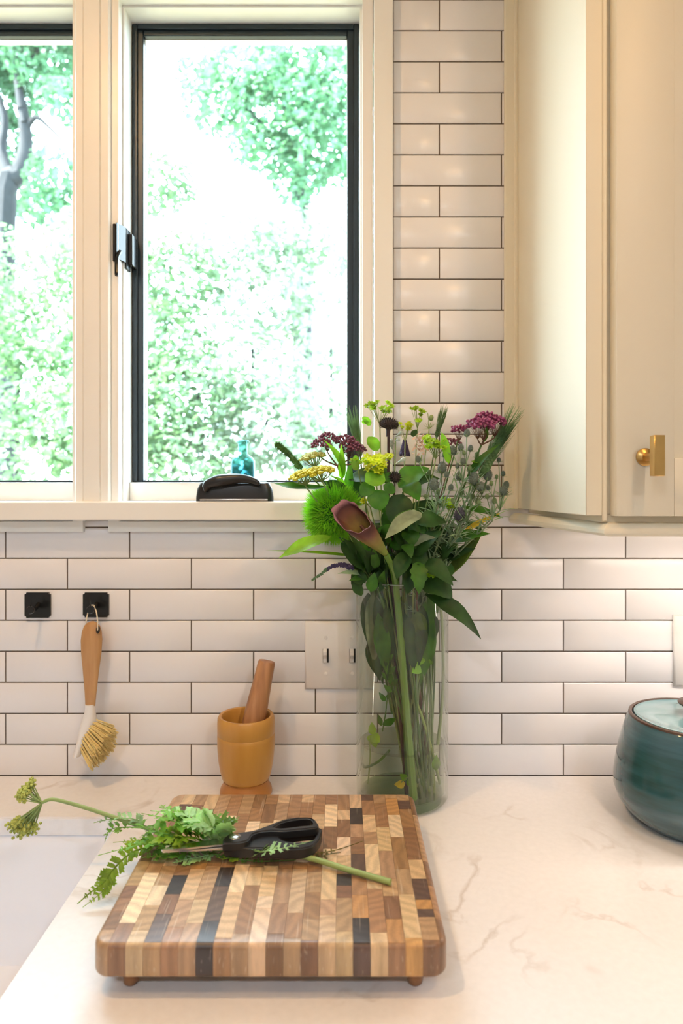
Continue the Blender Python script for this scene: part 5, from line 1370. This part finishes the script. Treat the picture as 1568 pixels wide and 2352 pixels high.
branch('dark leaf stem at the back of the bouquet against the tiles', P(960, 1190, -.055), [
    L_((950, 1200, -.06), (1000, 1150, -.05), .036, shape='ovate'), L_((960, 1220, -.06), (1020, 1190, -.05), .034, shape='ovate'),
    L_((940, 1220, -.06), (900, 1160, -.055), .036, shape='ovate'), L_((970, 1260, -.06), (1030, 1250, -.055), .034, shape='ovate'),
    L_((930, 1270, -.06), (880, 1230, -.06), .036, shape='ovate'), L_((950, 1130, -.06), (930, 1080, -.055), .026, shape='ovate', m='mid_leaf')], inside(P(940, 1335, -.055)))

# two bushy stems that fill the heart of the bouquet with dark leaves
def bushy(label, mth, cx_, cy_, rx, ry, y0, y1, n, seed, wd=(.016, .034)):
    rr = random.Random(seed); root, c = stemline('leafy_stem', label, 'foliage', P(cx_, cy_ + 20, (y0 + y1) / 2), .0016, 'stem', mouth=inside(P(*mth)))
    for i in range(n):
        a = rr.uniform(0, 2 * PI); k = math.sqrt(rr.uniform(.05, 1))
        tx, ty = cx_ + rx * k * math.cos(a), cy_ + ry * k * math.sin(a)
        sx, sy = tx + (cx_ - tx) * .35 + rr.uniform(-14, 14), ty + abs(rr.gauss(34, 14))
        yy = rr.uniform(y0, y1)
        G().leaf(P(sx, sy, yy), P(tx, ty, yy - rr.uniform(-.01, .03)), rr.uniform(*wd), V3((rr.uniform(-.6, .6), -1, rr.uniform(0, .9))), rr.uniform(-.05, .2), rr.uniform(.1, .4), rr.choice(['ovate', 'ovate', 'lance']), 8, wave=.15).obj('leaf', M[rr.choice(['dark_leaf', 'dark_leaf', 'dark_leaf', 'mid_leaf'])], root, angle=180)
bushy('bushy stem of dark leaves behind the calla and the round leaves', (895, 1335, -.09), 890, 1230, 70, 85, -.14, -.08, 34, 31)
bushy('bushy stem of dark leaves behind the thistles, above the right of the rim', (965, 1335, -.09), 985, 1235, 65, 85, -.13, -.07, 34, 32)
bushy('bushy stem of small dark leaves just above the left of the vase rim', (855, 1335, -.10), 850, 1300, 40, 45, -.15, -.10, 18, 33, (.010, .022))

# leaves and stems seen inside the vase
def invase(label, pts, r, m, leaves=(), name='leafy_stem', lm='dark_leaf'):
    ps = [inside(P(*p), .004) for p in pts]; c = curve(ps, 6)
    root = empty(name, ps[0], label, 'foliage'); G().tube(c, taper(r, r * .85, len(c)), 8).obj('stem', M[m], root)
    for a, b, wd, mm, sh_ in leaves:
        A, B = inside(P(*a), .010), inside(P(*b), .010)
        G().leaf(A, B, wd, V3((0, -1, .1)), .04, .15, sh_).obj('leaf', M[mm], root, angle=180)
    return root
invase('stem with a broad blue green leaf pressed flat inside the vase at the left', [(900, 1640, -.10), (880, 1520, -.10), (865, 1352, -.10)], .0016, 'stem', [
    ((850, 1360, -.115), (875, 1565, -.115), .034, 'grey_leaf', 'ovate'), ((838, 1362, -.10), (850, 1500, -.11), .028, 'dark_leaf', 'ovate'), ((836, 1470, -.115), (872, 1560, -.118), .028, 'dark_leaf', 'ovate'), ((880, 1370, -.11), (895, 1540, -.11), .026, 'dark_leaf', 'lance')])
invase('stem with dark leaves crowding the middle of the vase', [(955, 1660, -.08), (925, 1500, -.08), (905, 1352, -.08)], .0018, 'stem_brown', [
    ((900, 1360, -.09), (915, 1520, -.09), .036, 'dark_leaf', 'ovate'), ((930, 1360, -.07), (940, 1510, -.07), .036, 'dark_leaf', 'ovate'), ((945, 1365, -.10), (932, 1440, -.115), .024, 'dark_leaf', 'ovate'), ((900, 1450, -.07), (925, 1600, -.08), .026, 'dark_leaf', 'lance'), ((960, 1350, -.06), (965, 1450, -.07), .032, 'dark_leaf', 'ovate'), ((880, 1352, -.08), (890, 1450, -.08), .032, 'dark_leaf', 'ovate')])
rvz = random.Random(77); lv = []
for i in range(30):
    left = i % 2 == 0; y0_ = rvz.uniform(1350, 1460); L_y = rvz.uniform(70, 160); y1_ = y0_ + L_y
    cal = lambda y: 907 + (y - 1344) * .0876        # the calla stem keeps in front of them
    x0_ = rvz.uniform(838, cal(y0_) - 22) if left else rvz.uniform(cal(y0_) + 22, 1000)
    x1_ = x0_ + (935 - x0_) * L_y / 330 + rvz.uniform(-14, 14)
    x1_ = min(x1_, cal(y1_) - 20) if left else max(x1_, cal(y1_) + 20)
    yy = rvz.uniform(-.136, -.10)
    lv.append(((x0_, y0_, yy), (x1_, y0_ + L_y, yy + rvz.uniform(-.006, .006)), rvz.uniform(.012, .026), rvz.choice(['dark_leaf'] * 6 + ['mid_leaf', 'purple_leaf']), rvz.choice(['ovate', 'lance', 'lance'])))
invase('stem with overlapping dark leaves filling the upper vase behind the calla stem', [(950, 1640, -.085), (935, 1500, -.10), (930, 1352, -.11)], .0018, 'stem', lv)
invase('feathery green stem inside the vase left of the calla stem', [(925, 1660, -.12), (905, 1560, -.12), (885, 1450, -.12), (872, 1352, -.115)], .0014, 'stem', [
    ((900 - 3 * i, 1590 - 14 * i, -.12), (900 - 3 * i + (18 if i % 2 else -20), 1572 - 14 * i, -.125), .008, 'mid_leaf', 'lance') for i in range(12)])
invase('thick reddish brown stem inside the vase right of the calla stem', [(985, 1760, -.07), (965, 1610, -.09), (948, 1520, -.10), (955, 1440, -.10), (950, 1352, -.10)], .0034, 'stem_brown')
invase('thin brown twig curving inside the vase below the broad leaves', [(948, 1500, -.115), (962, 1440, -.12), (957, 1390, -.12), (958, 1352, -.118)], .0013, 'stem_brown')
invase('pale straight stem seen against the right wall of the vase', [(1005, 1710, -.09), (1016, 1600, -.09), (1020, 1500, -.09), (1012, 1400, -.09), (1000, 1352, -.09)], .0026, 'stem_pale')
invase('pale stem slanting right in the vase with small lobed leaves', [(935, 1650, -.10), (960, 1560, -.11), (982, 1450, -.10), (1000, 1352, -.10)], .0018, 'stem_pale', [
    ((965, 1530, -.12), (945, 1545, -.13), .016, 'lime_leaf', 'ovate'), ((970, 1525, -.125), (960, 1510, -.13), .014, 'lime_leaf', 'ovate'), ((985, 1522, -.12), (1005, 1520, -.125), .009, 'lime_leaf', 'ovate')])
invase('jointed pale green stem ending near the vase bottom at the right', [(1010, 1800, -.09), (990, 1720, -.10), (970, 1650, -.105), (950, 1590, -.11), (940, 1480, -.11), (925, 1352, -.11)], .0024, 'stem_pale', [((1000, 1770, -.10), (1010, 1735, -.11), .014, 'lime_leaf', 'lance')])
invase('greenish yellow stem just left of the thick calla stem inside the vase', [(925, 1700, -.10), (915, 1640, -.10), (905, 1560, -.10), (895, 1440, -.10), (880, 1352, -.10)], .0020, 'stem_pale')
invase('long stem with a yellowed joint running down the left of the vase', [(965, 1835, -.09), (935, 1700, -.09), (920, 1560, -.11), (890, 1425, -.12), (868, 1352, -.12)], .0022, 'stem', [((880, 1395, -.115), (895, 1428, -.12), .010, 'yellow_leaf', 'lance')])
for i, (px, col_) in enumerate(((955, 'stem_pale'), (968, 'stem'), (975, 'stem_pale'), (985, 'stem_pale'))):
    invase(('pale cut stem standing in the water at the vase centre', 'green cut stem in the water beside the pale ones', 'pale cut stem slanting in the water toward the right', 'rightmost pale cut stem in the water')[i],
           [(px + 12, 1838, -.07 - .008 * i), (px - 5 + 4 * i, 1760, -.08 - .005 * i), (935 + 6 * i, 1680, -.085), (930 + 5 * i, 1560, -.08), (925 + 8 * i, 1352, -.08)], .0020, col_, name='cut_stem')
invase('lobed olive leaf floating at the water line on the left of the vase', [(845, 1800, -.10), (850, 1730, -.105), (846, 1690, -.105)], .0012, 'stem_pale', [
    ((845, 1690, -.115), (825, 1712, -.12), .016, 'fern_lime', 'ovate'), ((845, 1690, -.115), (872, 1705, -.12), .016, 'fern_lime', 'ovate'), ((845, 1690, -.115), (838, 1662, -.115), .012, 'fern_lime', 'ovate'), ((846, 1692, -.115), (850, 1722, -.125), .014, 'fern_lime', 'ovate')], name='loose_leaf')
invase('dark narrow leaf bending under the water at the left of the vase', [(820, 1755, -.09), (840, 1762, -.10), (870, 1748, -.11), (895, 1722, -.11)], .0022, 'stem', name='loose_leaf')
invase('thin sprig with tiny leaves above the water on the left', [(878, 1680, -.10), (885, 1640, -.10), (889, 1605, -.10), (893, 1585, -.10)], .0010, 'stem', [
    ((885, 1610, -.10), (870, 1590, -.105), .008, 'mid_leaf', 'ovate'), ((888, 1605, -.10), (898, 1590, -.10), .007, 'mid_leaf', 'ovate'), ((878, 1665, -.10), (910, 1650, -.11), .012, 'mid_leaf', 'lance'), ((876, 1668, -.10), (868, 1640, -.10), .008, 'mid_leaf', 'lance')], name='loose_sprig')
invase('curled yellow green leaf lying low in the water behind the board', [(915, 1805, -.115), (928, 1790, -.12), (940, 1785, -.12)], .0010, 'stem_pale', [
    ((935, 1790, -.12), (918, 1778, -.12), .010, 'lime_leaf', 'ovate'), ((935, 1792, -.12), (948, 1800, -.12), .012, 'lime_leaf', 'ovate'), ((930, 1800, -.118), (905, 1802, -.118), .012, 'yellow_leaf', 'ovate')], name='loose_leaf')

# ================================================================== GARDEN
G().box((-14, 0.5, -0.6), (12, 16, -0.5)).obj('ground', M['soil'], smooth=False, kind='structure')
def foliage_mesh(name, m, parent, blobs, n, size, droop=.3):
    """n folded leaves scattered in shells of the given ellipsoids (centre, radii)"""
    wts = np.array([r[0] * r[1] * r[2] for _, r in blobs]) ** (2 / 3); wts /= wts.sum()
    which = rng.choice(len(blobs), n, p=wts)
    C = np.array([b[0] for b in blobs])[which]; R = np.array([b[1] for b in blobs])[which]
    d = rng.normal(size=(n, 3)); d /= np.linalg.norm(d, axis=1)[:, None]
    rad = rng.uniform(.35, 1.0, n)[:, None] ** .6
    c = C + d * R * rad
    nrm = d * .6 + rng.normal(size=(n, 3)) * .6 + np.array([0, 0, .7]); nrm /= np.linalg.norm(nrm, axis=1)[:, None]
    t = rng.normal(size=(n, 3)); t -= nrm * (t * nrm).sum(1)[:, None]; t /= np.linalg.norm(t, axis=1)[:, None]
    s = np.cross(nrm, t); L = size * rng.uniform(.6, 1.3, n)[:, None]
    v = np.empty((n, 6, 3))
    v[:, 0] = c - t * L * .5; v[:, 1] = c + s * L * .30 + nrm * L * .06 - t * L * .05; v[:, 2] = c + s * L * .16 + t * L * .28 + nrm * L * .02
    v[:, 3] = c + t * L * .5 - nrm * L * .1; v[:, 4] = c - s * L * .16 + t * L * .28 + nrm * L * .02; v[:, 5] = c - s * L * .30 + nrm * L * .06 - t * L * .05
    org = np.array(wloc(parent)); v = (v - org).reshape(-1, 3)
    idx = np.arange(n * 6).reshape(n, 6)
    f = np.concatenate([idx[:, [0, 1, 2, 3]], idx[:, [0, 3, 4, 5]]]).ravel()
    me = bpy.data.meshes.new(name); me.vertices.add(n * 6); me.vertices.foreach_set('co', v.ravel())
    nf = n * 2; me.loops.add(nf * 4); me.polygons.add(nf)
    me.polygons.foreach_set('loop_start', np.arange(nf) * 4); me.polygons.foreach_set('loop_total', np.full(nf, 4))
    me.loops.foreach_set('vertex_index', f); me.update(calc_edges=True); me.validate(); me.materials.append(m)
    o = bpy.data.objects.new(name, me); col.objects.link(o); o.parent = parent; o['kind'] = 'stuff'
    return o
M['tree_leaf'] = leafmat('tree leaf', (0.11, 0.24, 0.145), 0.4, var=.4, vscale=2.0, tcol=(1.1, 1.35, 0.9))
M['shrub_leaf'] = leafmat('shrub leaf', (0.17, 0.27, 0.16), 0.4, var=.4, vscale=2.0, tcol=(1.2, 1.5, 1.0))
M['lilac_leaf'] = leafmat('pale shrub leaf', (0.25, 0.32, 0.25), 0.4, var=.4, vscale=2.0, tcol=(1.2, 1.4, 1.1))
def blobs_at(lst):
    out = []
    for px, py, y, r in lst:
        q = P(px, py, y); out.append(((q.x, q.y, q.z), (r, r * .9, r * .8)))
    return out
def tree(name, label, cat, base, trunk, blobs, n, size, m, group=None):
    root = empty(name, base, label, cat, group)
    g = G()
    for pts, r0, r1 in trunk:
        c = curve(pts, 5); g.tube(c, taper(r0, r1, len(c)), 9)
    g.obj('trunk', M['bark'], root)
    foliage_mesh('foliage', m, root, blobs_at(blobs), n, size)
gz = -0.5
b0 = P(20, 480, 6.5); b0.z = gz
tree('garden_tree', 'tree with a forked grey trunk seen through the left window', 'tree', b0,
     [([b0, P(10, 520, 6.5), P(45, 400, 6.5), P(60, 330, 6.5), P(50, 230, 6.4)], .15, .05), ([P(30, 430, 6.5), P(5, 350, 6.6), P(10, 270, 6.6), P(-20, 180, 6.6)], .07, .03), ([P(55, 310, 6.5), P(80, 270, 6.4), P(110, 290, 6.4), P(150, 330, 6.3)], .035, .015), ([P(50, 250, 6.4), P(40, 140, 6.4), P(70, 60, 6.4)], .05, .02), ([P(55, 280, 6.4), P(45, 180, 6.4), P(100, 100, 6.4)], .03, .012)],
     [(20, 40, 6.9, .8), (110, 120, 6.3, .55), (-60, 100, 7.0, .7), (150, 230, 6.0, .30), (60, 190, 7.4, .4), (130, 400, 6.0, .35), (105, 480, 6.2, .3), (150, 30, 6.4, .7), (40, 20, 6.4, .6), (0, 330, 7.4, .5), (60, 430, 7.4, .5), (20, 230, 7.2, .4)], 8500, .10, M['tree_leaf'])
b1 = P(700, 500, 7.5); b1.z = gz
tree('garden_tree', 'tree with a wide leafy crown at the upper right of the window view', 'tree', b1,
     [([b1, P(690, 500, 7.5), P(670, 300, 7.5), P(640, 120, 7.5)], .16, .05), ([P(680, 380, 7.5), P(560, 240, 7.3)], .06, .02)],
     [(640, 230, 7.0, .9), (730, 150, 7.2, .9), (560, 150, 7.2, .6), (720, 340, 6.8, .6), (600, 350, 6.9, .4), (500, 240, 7.4, .5), (820, 280, 7.0, 1.0), (780, 60, 7.4, .6), (450, 170, 7.8, .35), (680, 430, 6.8, .3)], 8500, .10, M['tree_leaf'])
sh_specs = [('bright shrub at the left end behind the left window', 40, 760, 4.0, [(20, 640, 4.2, .5), (110, 760, 3.9, .45), (20, 880, 3.8, .5), (130, 960, 3.7, .4), (-60, 760, 4.0, .6), (50, 1060, 3.6, .4)], 'shrub_leaf'),
            ('rounded shrub at the lower left of the wide window', 400, 900, 3.6, [(400, 640, 3.9, .42), (370, 780, 3.6, .4), (450, 900, 3.4, .4), (360, 980, 3.3, .35), (420, 1060, 3.2, .35), (360, 420, 4.4, .35)], 'shrub_leaf'),
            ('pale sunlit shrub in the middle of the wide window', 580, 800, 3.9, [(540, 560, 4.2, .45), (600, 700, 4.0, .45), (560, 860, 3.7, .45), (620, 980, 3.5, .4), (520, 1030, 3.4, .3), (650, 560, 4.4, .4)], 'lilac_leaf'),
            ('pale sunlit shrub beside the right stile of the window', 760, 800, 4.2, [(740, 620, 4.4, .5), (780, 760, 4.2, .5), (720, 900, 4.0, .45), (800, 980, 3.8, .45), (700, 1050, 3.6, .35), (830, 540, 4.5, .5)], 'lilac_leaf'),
            ('low green shrub hidden partly by the window mullion', 230, 850, 3.8, [(230, 600, 4.0, .5), (250, 800, 3.8, .5), (230, 980, 3.6, .5)], 'shrub_leaf')]
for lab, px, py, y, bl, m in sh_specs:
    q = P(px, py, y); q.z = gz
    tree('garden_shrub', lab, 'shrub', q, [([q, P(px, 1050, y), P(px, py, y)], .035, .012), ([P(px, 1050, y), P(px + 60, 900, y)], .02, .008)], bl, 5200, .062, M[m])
